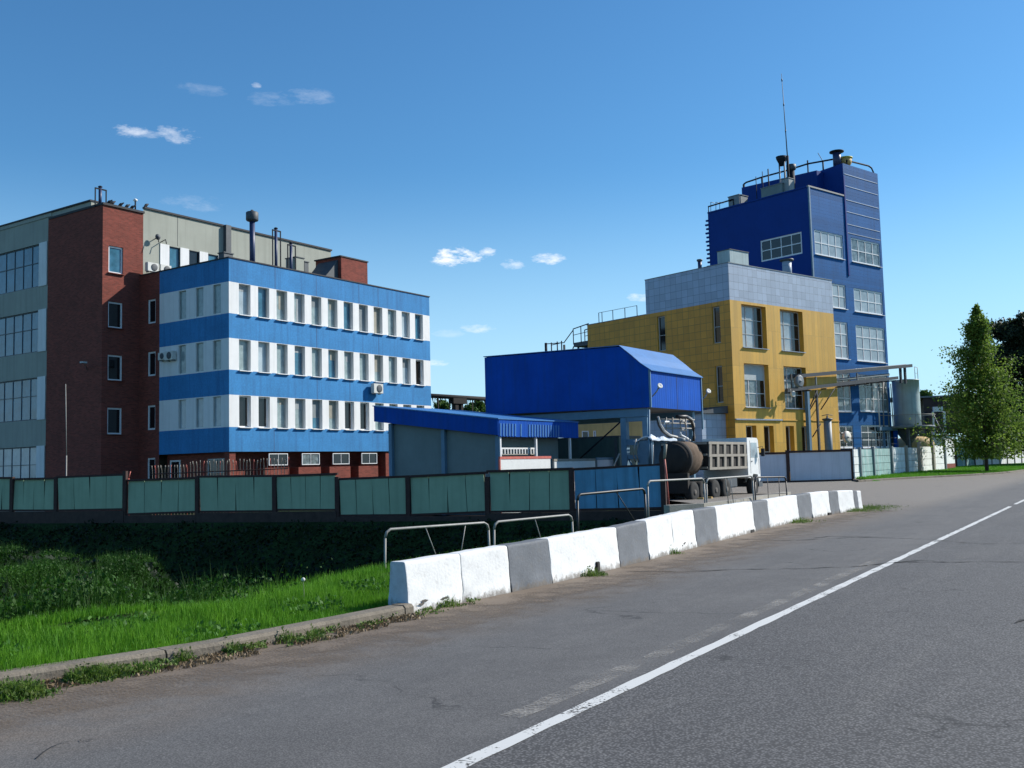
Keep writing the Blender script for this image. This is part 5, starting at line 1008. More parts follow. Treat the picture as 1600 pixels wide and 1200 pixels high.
for z_a, z_b in ((2.6, 2.9), (1.9, 2.1), (3.8, 4.02)): mb = MB(); mb.box(.28, .45, .64, 1.54, z_a, z_b, M['tealpost']); mb.build('crossbar', t)
mb = MB(); mb.tube([(.35, 1.5, .2), (.35, .7, 1.9)], .05, M['tealpost'], 6); mb.tube([(.35, 1.5, 1.9), (.35, .7, .2)], .05, M['tealpost'], 6); mb.build('brace', t)
mb = MB(); mb.tube([(.5, 1.75, zb0-.45), (.5, 4.6, 1.9)], .04, M['dark'], 6); mb.tube([(.3, 2.0, 2.2), (.3, 2.9, .6)], .04, M['hose'], 6); mb.build('brace', t)
# hoses and pipe work under the canopy
hp = thing('loading_pipework', 'tangle of pale and black bent pipes under the blue canopy', 'pipework', EE.w(.6, 0, 0), EE.rz)
def eh(px, py, x=None, y=-.1): a, b = EE.Rf(px, py, y); return a-.6, b
def hose(pts, r, mt, y=-.1): mb = MB(); mb.tube([(eh(px, py, y=y)[0], y, eh(px, py, y=y)[1]) for px, py in pts], r, mt, 8); mb.build('pipe', hp)
hose([(1027, 652), (1030, 664), (1036, 674), (1045, 681), (1057, 684), (1069, 687)], .085, M['blackp']); hose([(1028.5, 651), (1032, 663), (1038, 673), (1047, 680), (1058, 682.5)], .05, M['hose'], -.2)
hose([(1058, 651), (1072, 651), (1080, 655), (1083, 664), (1084, 690)], .10, M['blackp']); hose([(1075, 651.5), (1082, 656), (1085, 666), (1085.5, 685)], .04, M['hose'], -.24)
for y_ in (655, 668.5, 661): hose([(1032, y_), (1085, y_+1)], .035, M['pipe'], .4)
for x_ in (1041, 1051, 1063, 1072): hose([(x_, 652), (x_+.3, 684)], .03, M['pipe'], .35)
hose([(1038, 663), (1039, 659), (1045, 659), (1046, 664)], .05, M['frame'], .2); hose([(1064, 659), (1069, 658), (1072, 664), (1071, 672), (1064, 672)], .05, M['hose'], .2); hose([(1062, 675), (1064, 680), (1072, 684), (1078, 688)], .06, M['frame'], .1)
for x_, c_ in ((1014, 'tealpost'), (1019.5, 'frame'), (1035, 'hose'), (1041, 'hose')): hose([(x_, 686 if c_ != 'tealpost' else 640), (x_, 700), (x_+.4, 725)], .055, M[c_], -.3)
for x_ in (991, 996, 1001, 1006): hose([(x_+3, 686), (x_, 700), (x_-1, 712), (x_+2, 722)], .035, M['pipe'], .3)
t = thing('crumpled_sheeting', 'crumpled pale blue-white sheeting heaped under the pipework', 'sheeting', EE.w(.6, -.5, 0), EE.rz)
bm = bmesh.new(); a0, z0_ = eh(1019, 691, y=-.5); a1, _ = eh(1061, 691, y=-.5); gridv = []
for i in range(25):
    row = []
    for j in range(9): u = i/24; v = j/8; row.append(bm.verts.new((a0+(a1-a0)*u, v*1.0, z0_+.12+.32*math.sin(math.pi*min(1, v*1.2+.05))*(.45+.4*math.sin(u*21)*math.sin(v*9+u*6)+.15*rnd.random())*(1.15-u*.6))))
    gridv.append(row)
for i in range(24):
    for j in range(8): bm.faces.new((gridv[i][j], gridv[i+1][j], gridv[i+1][j+1], gridv[i][j+1]))
ext = bmesh.ops.extrude_face_region(bm, geom=list(bm.faces)); bmesh.ops.translate(bm, verts=[v for v in ext['geom'] if isinstance(v, bmesh.types.BMVert)], vec=(0, 0, -.06)); bmesh.ops.recalc_face_normals(bm, faces=bm.faces)
me = bpy.data.meshes.new('sheet'); bm.to_mesh(me); bm.free(); me.materials.append(mat('pale_tarpaulin', (.55, .62, .70), .6, .1, 5)); o = bpy.data.objects.new('sheet', me); C.objects.link(o); o.parent = t
mb = MB(); 
for u in (0.05, .5, .95): mb.box(a0+(a1-a0)*u-.04, a0+(a1-a0)*u+.04, .1, .9, -.3, z0_+.1, M['tealpost'])
mb.build('stand', t)
# flood lamps
def flood(px, py, fr, yo, lab):
    x, z = fr.Rf(px, py, yo); t = thing('floodlight', lab, 'floodlight', fr.w(x, yo, z), fr.rz, 'white floodlights on arms'); mb = MB(); mb.tube([(-.32, .25, -.5), (-.2, .05, -.25), (0, 0, 0)], .035, M['pipe'], 6); mb.build('arm', t)
    mb = MB(); mb.lathe([(.05, .12), (.12, .06), (.18, -.06), (.20, -.14), (.17, -.15), (.02, -.10)], M['acw'], n=16, axis='y'); o = mb.build('lamp_head', t); o.rotation_euler = (R(-25), 0, R(-30)); o.scale = (.72, .72, .72); return t
flood(1030, 604, EE, -.55, 'floodlight on a short arm at the near corner of the blue canopy'); flood(1106, 612, EE, .2, 'floodlight on an arm beyond the right end of the blue canopy')
# ---------------------------------------------------------- sloping shed (F)
FF = Frame(778, 655, 45, 34.26)
t = thing('lean_to_shed', 'low teal-grey shed with deep bright blue sloping roof fascia', 'shed', FF.o, FF.rz); YF, XF = 7.4, 7.0
sl = lambda y: 3.8+.98*y/YF
mb = MB(); facade(mb, 'L', .35, .35, 6.5, [(-.5, 3.05, M['teal'])], [], .1, M['teal']); mb.hexa([(.35, .35, 3.05), (.8, .35, 3.05), (.8, 6.5, 3.05), (.35, 6.5, 3.05), (.35, .35, 3.35), (.8, .35, 3.35), (.8, 6.5, sl(6.5)-.45), (.35, 6.5, sl(6.5)-.45)], M['teal'])
mb.box(.36, XF-.5, .9, .95, -.5, 3.3, M['teal']); mb.box(.36, XF, 6.44, 6.49, -.5, 4.1, M['teal']); mb.box(XF-.5, XF-.45, .96, 6.43, -.5, 3.3, M['teal']); mb.build('wall', t)
mb = MB()
mb.hexa([(-.02, 0, 3.08), (.03, 0, 3.08), (.03, YF, 4.04), (-.02, YF, 4.04), (-.02, 0, sl(0)), (.03, 0, sl(0)), (.03, YF, sl(YF)), (-.02, YF, sl(YF))], M['deep'])
mb.build('gable_fascia', t)
mb = MB(); mb.box(.031, XF, -.02, .03, 3.02, 3.8, M['deep'])
mb.build('eave_fascia', t)
for i in range(22):
    if rnd.random() < .3 and 3 < i < 10: continue
    x0 = .08+i*.235; mb = MB(); mb.hexa([(x0, -.045, 3.05), (x0+.09, -.05, 3.05), (x0+.12, -.021, 3.05), (x0, -.021, 3.05), (x0+.03, -.045, 3.62), (x0+.12, -.05, 3.62), (x0+.15, -.021, 3.62), (x0+.03, -.021, 3.62)], M['deeproof']); mb.build('lit_fascia_rib', t)  # corrugation ribs in paler blue, grazing sunlight put into the colour
mb = MB(); mb.hexa([(-.06, -.06, sl(0)+.0), (XF+.05, -.06, sl(0)), (XF+.05, YF+.05, sl(YF)), (-.06, YF+.05, sl(YF)), (-.06, -.06, sl(0)+.05), (XF+.05, -.06, sl(0)+.05), (XF+.05, YF+.05, sl(YF)+.05), (-.06, YF+.05, sl(YF)+.05)], M['deeproof']); mb.build('roof', t)
for y in (.1, FF.Lf(691, 690)[0], FF.Lf(608.5, 690)[0]):
    mb = MB(); mb.box(.16, .34, y, y+.2, -.5, sl(y)-.75, M['tealpost']); mb.build('post', t)
for x in (.2, FF.Rf(839, 690)[0], FF.Rf(892, 690)[0]): mb = MB(); mb.box(x, x+.1, .05, .15, -.5, 3.02, M['frame']); mb.build('post', t)
t = thing('bench_rack', 'low cream slatted rack under the eave of the blue roofed shed', 'rack', FF.w(.4, .3, 0), FF.rz); mb = MB(); mb.box(0, 3.2, 0, .35, 2.2, 2.25, M['beige'])
mb.box(0, 3.2, 0, .06, 2.47, 2.54, M['cabw']); mb.build('rail', t); mb = MB()
for i in range(14): mb.box(.02+i*.24, .09+i*.24, 0, .05, 2.25, 2.47, M['cabw'])
mb.build('slat', t); mb = MB(); mb.box(.05, .15, .1, .3, -.5, 2.2, M['rust']); mb.box(3.0, 3.1, .1, .3, -.5, 2.2, M['rust']); mb.build('leg', t)
# low sheet wall of white and grey panels, in front
t = thing('panel_wall', 'low wall of bright white and grey-blue sheets between shed and pipework', 'wall', FF.w(0, -.45, 0), FF.rz)
xs_ = [FF.Rf(px, 720, -.45)[0] for px in (782, 860, 866, 930, 933, 979)]
for i, (a, b, mt, zt) in enumerate(((xs_[0], xs_[1], M['cabw'], 2.12), (xs_[2], xs_[3], M['cabw'], 1.98), (xs_[4], xs_[5], M['gatem'], 2.02))):
    mb = MB(); mb.box(a, b, 0, .05, -.4, zt-.12, mt); mb.build('sheet', t)
    mb = MB(); mb.box(a-.05, b+.05, -.02, .07, zt-.115, zt, M['redp'] if i == 0 else M['beige'] if i == 1 else M['tealpost']); mb.box(a-.08, a-.01, -.02, .07, -.4, zt-.12, M['redp'] if i == 0 else M['steel']); mb.build('frame', t)
# container and tan wall seen under the canopy
t = thing('storage_container', 'dark teal storage container under the blue canopy', 'container', EE.w(1.4, 2.6, 0), EE.rz); mb = MB(); mb.box(0, 2.4, 0, 7, -.4, 3.05, mat('dark_teal_sheet', (.05, .09, .08), .6, .15, 1, pattern=('ribs', .3, .8))); mb.build('body', t); mb = MB(); mb.box(-.03, 2.43, -.03, 7.03, 3.05, 3.15, M['steeldk']); mb.build('roof', t)
for y_ in (.1, 6.7): mb = MB(); mb.box(-.05, -.01, y_, y_+.15, -.3, 3.0, M['steeldk']); mb.build('corner_post', t)
q = at(903, 700, 66); t = thing('low_tan_building', 'low tan brick wall building glimpsed under the blue canopy', 'building', (q.x, q.y, 0), .25); mb = MB(); facade(mb, 'R', 0, 0, 4.6, [(-.5, 4.9, M['tan'])], [(.3, .8, 2.6, 3.9), (1.1, 1.3, 2.6, 3.9)], .15, M['tan']); mb.box(0, 4.6, .2, 3, -.5, 4.8, M['tan']); mb.build('wall', t)
for u in ((.3, .8), (1.1, 1.3)): window(t, 'R', 0, u[0], u[1], 2.6, 3.9, .1, 1, 1, M['frame'], GL['dark'], .07)
mb = MB(); mb.box(-.2, 4.8, -.2, 3.2, 4.9, 5.1, M['steeldk']); mb.build('roof', t)
# ---------------------------------------------------------- gate and slab fence
gl = G(1233, 753.5, 0); gr = G(1331, 751, 0); gdir = (gr-gl).normalized(); ga = math.atan2(gdir.y, gdir.x)
t = thing('sliding_gate', 'long pale grey sheet gate with dark brown frame and centre post', 'gate', gl, ga); Lg = (gr-gl).length
zt = at(1233, 706, gl.y).z; zt2_ = at(1327, 702, gr.y).z
for a, b in ((-3.8, -.12), (.12, Lg)):
    mb = MB(); z = zt if a < 0 else zt2_; mb.box(a, b, 0, .05, .12, z-.16, M['gatem']); mb.build('gate_panel', t)
    mb = MB(); mb.box(a-.06, b+.06, -.05, .1, z-.155, z, M['rust']); mb.box(a-.06, b+.06, -.05, .1, 0, .115, M['rust']); mb.build('frame', t)
for x in (-.05, Lg+.12): mb = MB(); mb.box(x-.1, x+.12, -.08, .14, -.1, zt2_+.05, M['rust']); mb.build('post', t)
SF = Frame(0, 0, 0, 34.8, org=at(1336, 745, 74.8)); SF.o.z = .0
t = thing('slab_fence', 'weathered whitewashed and greenish concrete slab fence beside the gate', 'fence', SF.o, SF.rz)
secs = [(1334.5, 1343, 'w'), (1343.5, 1364, 'g'), (1364.5, 1392, 'g'), (1394, 1414, 'w'), (1418, 1434, 'w'), (1441, 1456, 'w'), (1461, 1475, 'w')]
for a, b, k in secs:
    x0 = SF.Rf(a, 720)[0]; x1 = SF.Rf(b, 720)[0]; zb = .1+.012*x0; ht = 2.32+rnd.uniform(-.05, .05); mb = MB()
    for j in range(4): o_ = rnd.uniform(-.015, .015); mb.box(x0, x1, o_, .08+o_, zb-.1+ht*j/4+.01, zb-.1+ht*(j+1)/4-.012, M['slabw' if k == 'w' else 'slabg'])
    mb.build('slab', t, bevel=.012)
for px, w_ in ((1343.2, .1), (1364.2, .1), (1393, .16), (1416, .24), (1437.5, .35), (1458.5, .3), (1476.5, .16)):
    x0 = SF.Rf(px, 720)[0]; mb = MB(); mb.box(x0-w_, x0+w_, -.14, .1, -.1, 2.45+.012*x0+(.3 if px in (1437.5, 1476.5) else 0), M['concrete'] if w_ > .2 else M['steel']); mb.build('post', t)
t = thing('white_hut', 'small white slab hut on a brick footing behind the fence end', 'hut', SF.w(SF.Rf(1478, 720, .6)[0], .6, 0), SF.rz); hx = SF.Rf(1492, 720, .6)[0]-SF.Rf(1478, 720, .6)[0]
mb = MB()
for j in range(4): mb.box(0, hx, 0, 4, .85+j*.72, .85+(j+1)*.72-.02, M['slabw'])
mb.build('wall', t); mb = MB(); mb.box(-.03, hx+.03, -.03, 4.03, -.2, .84, M['brick']); mb.build('footing', t); mb = MB(); mb.box(-.15, hx+.15, -.15, 4.15, 3.72, 3.85, M['roof']); mb.build('roof', t)
WF = Frame(0, 0, 0, 41, org=at(1494, 720, 116)); t = thing('boundary_wall', 'long pale wall with dark posts behind the birch tree', 'wall', WF.o, WF.rz)
for i in range(9):
    mb = MB(); mb.box(i*3.4+.1, i*3.4+3.3, 0, .1, .2, 3.2, M['slabg'] if i < 2 else M['slabw']); mb.build('wall_panel', t); mb = MB(); mb.box(i*3.4-.08, i*3.4+.09, -.1, .16, 0, 3.4, M['rust'] if i < 3 else M['concrete']); mb.build('post', t)
mb = MB(); mb.box(0, 31, -.05, .15, -.2, .195, M['brick']); mb.build('plinth', t)
# ---------------------------------------------------------- pipe bridge from the yellow building to the tank
xg = CC.Rf(1229, 608, 0)[0]
_pl = CC.w(xg, -.25); _pr = at(1424, 600, 96.5)
BF = Frame(0, 0, 0, math.degrees(math.atan2(_pr.x-_pl.x, _pr.y-_pl.y)), org=_pl)
def bx(px, py): return BF.Rf(px, py, 0)
t = thing('pipe_bridge', 'grey steel pipe bridge with two long beams running from yellow building to tank', 'pipe bridge', BF.o, BF.rz)
def beam(name, a, b, y0, y1, h0, h1, mt):
    mb = MB(); (xa, za), (xb, zb) = bx(*a), bx(*b)
    mb.hexa([(xa, y0, za+h0), (xb, y0, zb+h0), (xb, y1, zb+h0), (xa, y1, za+h0), (xa, y0, za+h1), (xb, y0, zb+h1), (xb, y1, zb+h1), (xa, y1, za+h1)], mt); mb.build(name, t)
beam('lower_beam', (1229, 610), (1402, 590.5), -.12, .12, -.13, .15, M['steelb']); beam('rear_beam', (1232, 610), (1402, 590.5), 1.3, 1.6, -.17, .2, M['steeldk'])
beam('upper_beam', (1245, 588), (1424, 571.5), -.12, .12, -.14, .16, M['steelb'])
mb = MB(); a, b = bx(1246, 588), bx(1424, 571.5); mb.tube([(a[0], .6, a[1]+.05), (b[0], .6, b[1]+.05)], .17, M['steeldk'], 10); a, b = bx(1230, 607), bx(1402, 588); mb.tube([(a[0], .9, a[1]+.25), (b[0], .9, b[1]+.25)], .14, M['steel'], 10); mb.build('pipe', t)
def lowz(x): (xa, za), (xb, zb) = bx(1229, 610), bx(1402, 590.5); return za+(zb-za)*(x-xa)/(xb-xa)
for k in range(8): x = .6+k*(bx(1402, 590)[0]-.6)/7.2; mb = MB(); mb.box(x-.05, x+.05, -.15, 1.6, lowz(x)-.28, lowz(x)-.175, M['steeldk']); mb.build('crossbar', t)
for px in (1411, 1418): x, z = bx(px, 600); mb = MB(); mb.box(x-.09, x+.09, .1, .3, at(px, 594, 96).z-.3, bx(px, 588-16.5*(px-1245)/179)[1]-.1, M['steelb']); mb.build('strut', t)
for px in (1275, 1340): x, z = bx(px, 600); mb = MB(); mb.box(x-.06, x+.06, -.06, .06, lowz(x)+.2, bx(px, 588-16.5*(px-1245)/179)[1]-.2, M['steel']); mb.build('strut', t)
for px, y, w_, mt in ((1262, 0, .3, 'tealpost'), (1277, .0, .17, 'steeldk'), (1286, 1.45, .3, 'steel')): x = bx(px, 640)[0] if y < 1 else BF.Rf(px, 640, y)[0]; mb = MB(); mb.box(x-w_/2, x+w_/2, y-w_/2, y+w_/2, -.2, lowz(x)-.29, M[mt]); mb.build('leg', t)
for a, b in (((1264, 636), (1275, 610)), ((1264, 640), (1281, 612)), ((1281, 640), (1303, 607)), ((1268, 683), (1281, 662))): a = bx(*a); b = bx(*b); mb = MB(); mb.tube([(a[0], -.1, a[1]), (b[0], -.1, b[1])], .05, M['dark'], 6); mb.build('brace', t)
p = at(1245, 596, BF.o.y-.6); t = thing('wall_fan', 'round steel fan housing before the yellow building window', 'fan', p, CC.rz); mb = MB(); mb.lathe([(.42, 0), (.5, -.15), (.5, -.35), (.4, -.4), (.15, -.3), (.05, -.45), (.01, -.45)], M['steel'], n=20, axis='y'); mb.build('housing', t); mb = MB(); mb.box(-.8, .8, -.05, .05, -.6, -.5, M['steeldk']); mb.box(-.8, -.7, -.05, .05, -.5, .6, M['steeldk']); mb.box(.7, .8, -.05, .05, -.5, .6, M['steeldk']); mb.build('frame', t)
p = at(1237, 616, BF.o.y-.4); t = thing('floodlight', 'white floodlight hanging under the left end of the pipe bridge', 'floodlight', p, CC.rz, 'white floodlights on arms'); mb = MB(); mb.lathe([(.05, .15), (.2, .0), (.26, -.2), (.2, -.22), (.02, -.12)], M['acw'], n=14, axis='y'); mb.build('lamp_head', t); mb = MB(); mb.tube([(0, .1, 0), (0, .1, .45)], .03, M['pipe'], 6); mb.tube([(0, 0, -.1), (-.1, 0, -.7)], .05, M['acw'], 6); mb.build('arm', t)
# tank and platform
pT = at(1417, 640, 98.5); pT.z = 0; ppm = FPX/pT.y; rT = 20.0/ppm; zT0 = at(1418, 666, pT.y).z; zT1 = at(1418, 594, pT.y).z
t = thing('process_tank', 'grey-green vertical tank on a round platform beside the pipe bridge', 'tank', (pT.x, pT.y, zT0), CC.rz); h = zT1-zT0
mb = MB(); mb.lathe([(rT, 0), (rT, h*.33), (rT, h*.66), (rT, h-.1), (rT+.03, h-.1), (rT+.03, h), (.0, h+.12)], M['tankm'], n=40); mb.build('shell', t)
mb = MB(); mb.lathe([(.25, -2.2), (.3, -1.7), (rT*.95, -.45), (rT*.95, -.27)], M['steeldk'], n=32); mb.build('hopper', t)
mb = MB(); rP = 2.55; mb.lathe([(rP-.3, -.26), (rP, -.2), (rP, -.02), (rP-.02, 0), (.1, 0)], M['steel'], n=40); mb.build('platform', t)
mb = MB(); pr = [(rP*math.cos(k*math.pi/12), rP*math.sin(k*math.pi/12), 1.05) for k in range(25)]; mb.tube(pr, .03, M['pipe'], 6); [mb.tube([(p[0], p[1], 0), p], .025, M['pipe'], 5) for p in pr[::3]]; mb.build('guard_rail', t)
mb = MB(); hz_ = h
for dx, dy in ((-.2, -rT+.1), (.7, -rT+.3)): mb.tube([(dx, dy, hz_), (dx, dy, hz_+1.2)], .03, M['pipe'], 5)
mb.tube([(-.2, -rT+.1, hz_+1.2), (.7, -rT+.3, hz_+1.2)], .03, M['pipe'], 5); mb.tube([(-.2, -rT+.1, hz_+.6), (.7, -rT+.3, hz_+.6)], .02, M['pipe'], 5); mb.build('top_rail', t)
for k in range(4): a_ = k*math.pi/2+.5; mb = MB(); mb.box(rP*.8*math.cos(a_)-.12, rP*.8*math.cos(a_)+.12, rP*.8*math.sin(a_)-.12, rP*.8*math.sin(a_)+.12, -zT0-.1, -.27, M['steeldk']); mb.build('leg', t)
# service deck left of the tank with blue and dark columns
pD = at(1376, 668, pT.y-.5); t = thing('service_deck', 'blue-grey service deck with blue columns between tower and tank', 'platform', (pD.x, pD.y, 0), CC.rz); zD = pD.z
mb = MB(); mb.box(-2.2, 1.0, -1.2, 1.2, zD-.35, zD, M['tealpost']); mb.build('deck', t)
for i, (x, y, r_, mt) in enumerate(((-1.9, -.8, .10, 'pipe'), (-1.1, -.9, .16, 'tealpost'), (-.4, -.9, .07, 'frame'), (.3, -.8, .28, 'blackp'), (.9, -.9, .32, 'deep'))): mb = MB(); mb.tube([(x, y, -.2), (x, y, zD-.36)], r_, M[mt], 10); mb.build('column', t)
mb = MB(); mb.tube([(-2.2, -1.2, zD), (-2.2, -1.2, zD+3.2), (-2.1, -1.1, zD+4.6)], .06, M['frame'], 6); mb.tube([(-1.3, -1.1, zD), (-1.2, -1.1, zD+2.2), (-1.0, -1.1, zD+4.4)], .07, M['pipe'], 6); mb.tube([(.2, -1.2, zD), (.2, -1.2, zD+4.2)], .05, M['steeldk'], 6); mb.tube([(-2.2, -1.2, zD+1.1), (1, -1.2, zD+1.1)], .035, M['pipe'], 6); mb.tube([(-.5, -1.2, zD), (-.4, -1.1, zD+3), (-.8, -1.1, zD+3.6), (-.8, -1.1, zD+4.5)], .08, M['steel'], 6); mb.build('pipe', t)
# tan tanks
for (px, Y_, r_, h0, lab) in ((1428, pT.y+5, 2.0, 3.5, 'larger mustard yellow round tank under the grey tank platform'), (1393, pT.y+6.5, 2.3, 2.6, 'lower tan tank left of the larger mustard one')):
    q = at(px, 700, Y_); t = thing('storage_tank', lab, 'tank', (q.x, q.y, 0), 0, 'tan storage tanks'); mb = MB(); mb.lathe([(r_, -.2), (r_, h0-.5), (r_*.92, h0-.12), (r_*.6, h0+.15), (.0, h0+.3)], M['tan'], n=36); mb.build('shell', t); mb = MB(); mb.lathe([(.25, h0+.1), (.25, h0+.5), (.05, h0+.55)], M['steel'], n=14); mb.build('hatch', t)
# tall slim vent by the yellow corner
p = CC.w(xg+3.4, -4.0); q = at(1295, 700, p.y); t = thing('vent_stack', 'short grey cylinder stack with a small cross head before the tower door', 'vent', (q.x, q.y, 0)); z = at(1294, 657, q.y).z; mb = MB(); mb.tube([(0, 0, 0), (0, 0, z)], .32, M['steel'], 16); mb.build('pipe', t); mb = MB(); mb.lathe([(.32, z), (.42, z+.03), (.42, z+.15), (.1, z+.2), (.04, z+.45)], M['steeldk'], n=16); mb.tube([(-.45, 0, z+.4), (0, 0, z+.5), (.45, 0, z+.42)], .03, M['steeldk'], 5); mb.build('cap', t)
# raised yard wall with railing in front of the tower
t = thing('yard_parapet', 'low dark loading dock edge with thin railing before the tower', 'parapet', CC.w(xg+2.6, -2.5), CC.rz); mb = MB(); mb.box(0, 8.5, -1, .3, -.2, 2.15, M['rust']); mb.build('wall', t); mb = MB(); mb.box(-.1, 8.6, -1.1, .4, 2.15, 2.3, M['steeldk']); mb.build('coping', t); mb = MB(); post_rail(mb, (0, -1, 2.3), (8.5, -1, 2.3), 1.05, M['steeldk'], .03, 7); mb.build('railing', t)
t = thing('extractor', 'round white extractor fan in the dark tower doorway', 'fan', CC.w(xd+cols1[1]-2.0, SD-.3, 3.6), CC.rz); mb = MB(); mb.lathe([(.4, 0), (.55, -.2), (.5, -.4), (.2, -.3), (.02, -.5)], M['acw'], n=18, axis='y'); mb.build('housing', t); mb = MB(); mb.tube([(0, 0, .0), (-.6, .1, .5), (-.6, .2, 1)], .07, M['steel'], 6); mb.build('duct', t)
# brown far shed with its roof line, right of the tank
q = at(1447, 700, 128); t = thing('far_shed', 'long dark brown shed with a flat pale roof edge behind tank and birch', 'shed', (q.x, q.y, 0), R(-18)); mb = MB(); mb.box(0, 24, 0, 8, 4.6, 9.1, M['far']); mb.build('wall', t); mb = MB(); mb.box(-5.5, 24.3, -.3, 8.3, 9.1, 9.3, M['pipe']); mb.build('roof', t)
for x in (.2, 5.6): mb = MB(); mb.box(x, x+.9, .2, .9, -.3, 4.6, M['slabw']); mb.build('column', t)
q = at(1469, 694, 104); t = thing('frame_stand', 'pale grey posts and cross braces standing right of the tank', 'frame', (q.x, q.y, 0)); z = at(1469, 643, q.y).z
for x in (-.55, .6): mb = MB(); mb.box(x-.09, x+.09, -.09, .09, -.1, z, M['slabw']); mb.build('post', t)
mb = MB(); mb.box(-.5, .45, -.15, .15, z, z+.5, M['slabw']); mb.build('head_box', t); mb = MB(); mb.tube([(-.5, 0, z*.4), (.55, 0, z*.75)], .05, M['steel'], 6); mb.tube([(-.5, 0, z*.95), (.55, 0, z*.55)], .05, M['steel'], 6); mb.box(-1.4, -1.15, -.1, .1, -.1, z, M['dark']); mb.build('brace', t)
# pipe gallery in the gap
q0 = at(674, 616, 105); q1 = at(775, 621, 112); t = thing('pipe_gallery', 'dark overhead pipe gallery with ragged insulation in the gap between buildings', 'pipe gallery', (q0.x, q0.y, 0), math.atan2(q1.y-q0.y, q1.x-q0.x)); Lq = math.hypot(q1.x-q0.x, q1.y-q0.y)
zq = q0.z; mb = MB(); mb.tube([(-6, 0, zq-.1), (Lq+8, 0, zq-.35)], .24, M['grime_shade'], 10); mb.tube([(-6, .6, zq+.0), (Lq+8, .6, zq-.25)], .20, M['steel'], 10); mb.build('pipe', t); mb = MB()
for i in range(34): x = -.5+Lq*i/28+rnd.uniform(-.1, .1); mb.tube([(x, 0, zq-.3), (x+rnd.uniform(-.25, .25), 0, zq-.5-abs(rnd.gauss(0, .5)))], .07*rnd.uniform(.5, 1.5), M['grime_shade'], 5, .015)
for x in (Lq*.27, Lq*.62, Lq*.1): mb.tube([(x, 0, zq-.3), (x-.3, 0, 0)], .06, M['grime_shade'], 5)
mb.build('hanging_insulation', t); mb = MB(); mb.box(Lq*.36-.22, Lq*.36+.22, -.2, .4, 0, zq-.3, M['grime_shade']); mb.box(Lq*.44-.15, Lq*.44+.15, -.2, .4, 0, zq-.3, M['grime_shade']); mb.box(Lq*.3, Lq*.5, -.3, .5, zq-.9, zq-.3, M['grime_shade']); mb.build('pier', t)
# ---------------------------------------------------------- tipper truck and tank trailer
TY = 34.26
T0 = at(1110, 775, 46.5); TF = Frame(0, 0, 0, TY, org=T0)
def wheel(mb_parent, x, y, r=.5, wdt=.28):
    mb = MB(); mb.lathe([(r*.55, -wdt/2), (r*.92, -wdt/2), (r, -wdt/2+.05), (r, wdt/2-.05), (r*.92, wdt/2), (r*.55, wdt/2)], M['tyre'], (x, y, r), 28, 'y'); wo = mb.build('wheel', mb_parent)
    mb = MB(); mb.lathe([(.02, -wdt/2-.02), (.12, -wdt/2-.03), (.14, -wdt/2+.05), (r*.45, -wdt/2+.07), (r*.55, -wdt/2+.0), (r*.57, -wdt/2+.06)], M['chip'], (x, y, r), 20, 'y'); mb.build('rim', wo)
t = thing('dump_truck', 'dusty tipper truck with ribbed beige body and white cab, facing right', 'truck', (T0.x, T0.y, -.17), TF.rz)
def tz(px, py): a, b = TF.Rf(px, py, 0); return a, b+.17
bx1, _ = tz(1166, 700); zt_ = tz(1112, 690)[1]; zb_ = tz(1114, 734)[1]; cx1, _ = tz(1191, 700); zc = tz(1180, 684)[1]
mb = MB(); BW = 2.4; mb.hexa([(0, .06, zb_), (bx1-.1, .06, zb_), (bx1-.1, BW-.06, zb_), (0, BW-.06, zb_), (-.05, 0, zt_), (bx1-.05, 0, zt_), (bx1-.05, BW, zt_), (-.05, BW, zt_)], M['grime_shade'], skip=(1,))
mb.box(.05, bx1-.15, .1, BW-.1, zt_-.14, zt_-.1, M['grime_shade']); mb.build('cargo_body', t); mb = MB()
for z in (zb_, (zb_+zt_)/2-.05, zt_-.12): o_ = .06-(.06*(z-zb_)/(zt_-zb_)); mb.box(-.04, bx1-.06, -.05, o_-.002, z, z+.12, M['beige'])
mb.build('side_rail', t)
for i in range(6):
    x = .04+i*(bx1-.40)/5
    mb = MB()
    for za, zc_ in ((zb_+.125, (zb_+zt_)/2-.055), ((zb_+zt_)/2+.075, zt_-.125)): mb.hexa([(x, -.02, za), (x+.27, -.02, za), (x+.27, .055, za), (x, .055, za), (x-.02, -.05, zc_), (x+.25, -.05, zc_), (x+.25, .02, zc_), (x-.02, .02, zc_)], M['beige'])
    mb.build('side_rib', t)
mb = MB()
for z in (zb_+.05, (zb_+zt_)/2, zt_-.12): mb.box(-.1, -.052, .05, BW-.05, z, z+.1, M['beige'])
mb.build('tailgate_rail', t)
cw = 2.4; x0, x1 = bx1+.12, bx1+1.75; zf = .75
mb = MB(); pc = [(x0, zf+.25), (x0, zc), (x1-.28, zc), (x1-.12, zc-.12), (x1+.02, zc-1.05), (x1+.06, zf+.1), (x1-.15, zf), (x1-.35, zf+.38), (x1-.95, zf+.42), (x1-1.15, zf+.2)]
mb.poly([(a, 0, b) for a, b in pc][::-1], M['cabw']); mb.poly([(a, cw, b) for a, b in pc], M['cabw'])
for (a, b), (c, d) in zip(pc, pc[1:]+pc[:1]): mb.poly([(a, 0, b), (c, 0, d), (c, cw, d), (a, cw, b)], M['cabw'])
mb.build('cab', t)
mb = MB(); mb.hexa([(x0+.45, -.012, zc-1.0), (x1-.2, -.012, zc-1.0), (x1-.2, .01, zc-1.0), (x0+.45, .01, zc-1.0), (x0+.48, -.012, zc-.25), (x1-.36, -.012, zc-.25), (x1-.36, .01, zc-.25), (x0+.48, .01, zc-.25)], GL['pale']); mb.build('side_window', t)
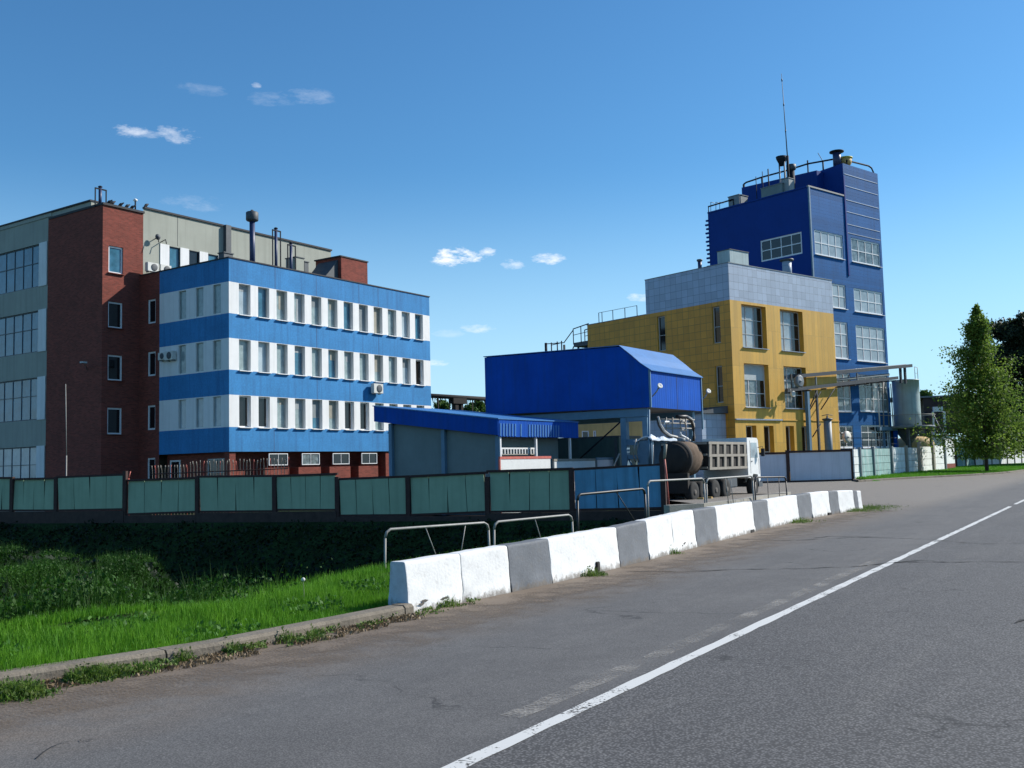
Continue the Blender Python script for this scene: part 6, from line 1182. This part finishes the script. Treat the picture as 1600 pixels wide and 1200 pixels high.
mb = MB(); mb.box(x0+.36, x0+.38, -.008, .0, zf+.45, zc-.15, M['dark']); mb.box(x1-.12, x1-.1, -.008, 0, zf+.4, zc-1.05, M['dark']); mb.box(x0+.48, x0+.62, -.04, 0, zc-1.2, zc-1.17, M['dark']); mb.build('door_seam', t)
mb = MB(); mb.tube([(x1-.25, -.02, zc-.5), (x1-.15, -.25, zc-.45), (x1-.15, -.25, zc-.8)], .02, M['dark'], 5); mb.box(x1-.22, x1-.1, -.34, -.18, zc-.95, zc-.55, M['dark']); mb.build('mirror', t)
mb = MB(); mb.box(x1-.3, x1+.22, -.03, cw+.03, zf-.25, zf-.01, M['steeldk']); mb.build('bumper', t); mb = MB(); mb.box(-.3, x1-.2, .75, .9, .75, 1.0, M['grime_shade']); mb.box(-.3, x1-.2, 1.5, 1.65, .75, 1.0, M['grime_shade']); mb.box(-.2, 0, .3, 2.1, .75, .95, M['grime_shade']); mb.build('chassis', t)
mb = MB(); mb.box(2.3, 3.6, .1, .7, .55, 1.05, M['steeldk']); mb.build('fuel_tank', t, bevel=.05)
for x in (.75, 2.05, x1-.75):
    for y in (.16, cw-.16): wheel(t, x, y)
# trailer: horizontal drum on a two-axle chassis, rear towards the road
t = thing('tank_trailer', 'grimy drum tank trailer parked behind the tipper truck, rear in shade', 'trailer', TF.w(-1.62, .12, -.17), TF.rz); rD = .80; zc_ = tz(1100, 716)[1]
mb = MB(); mb.lathe([(0, -.10), (rD*.55, -.07), (rD*.9, 0.0), (rD, .12), (rD, .7), (rD, 1.38), (rD*.9, 1.45), (0, 1.5)], mat('dusty_brown_drum', (.14, .105, .08), .95, .3, 2, dirt=.6, spec=.05, streak=.5), (0, rD+.05, zc_), 36, 'x')
mb.build('drum', t); mb = MB()
mb.lathe([(rD*.88, -.05), (rD+.02, .08), (rD+.02, .2), (rD, .22)], M['grime_shade'], (0, rD+.05, zc_), 36, 'x'); mb.lathe([(0, -.16), (rD*.6, -.13), (rD*.9, -.04), (rD*.88, .0)], M['grime_shade'], (0, rD+.05, zc_), 36, 'x'); mb.build('rear_cap', t)  # rear end near black: its shade is painted into the cap
mb = MB(); mb.box(-.35, 1.45, .25, 1.6, .55, .95, M['grime_shade']); mb.box(-.4, -.2, .05, 1.75, .45, 1.35, M['grime_shade']); mb.build('chassis', t)
for x in (.1, 1.1): 
    for y in (.1, 1.7): wheel(t, x, y, .48, .3)
mb = MB(); mb.lathe([(.18, 0), (.2, .14), (.05, .18)], M['steel'], (.7, rD, zc_+rD-.02), 14); mb.build('hatch', t)
for s in (0, 1): t = thing('wheel_chock', ['pale wheel chock under the drum trailer, left one', 'pale wheel chock under the truck rear wheel, right one'][s], 'chock', TF.w(-.4+.9*s-1.3, -.35, -.17), TF.rz, 'pale chocks on the ground'); mb = MB(); mb.hexa([(0, 0, 0), (.35, 0, 0), (.35, .3, 0), (0, .3, 0), (.1, 0, .25), (.25, 0, .25), (.25, .3, .25), (.1, .3, .25)], M['tan']); mb.build('block', t, bevel=.015)
# traffic of small yard clutter behind the truck
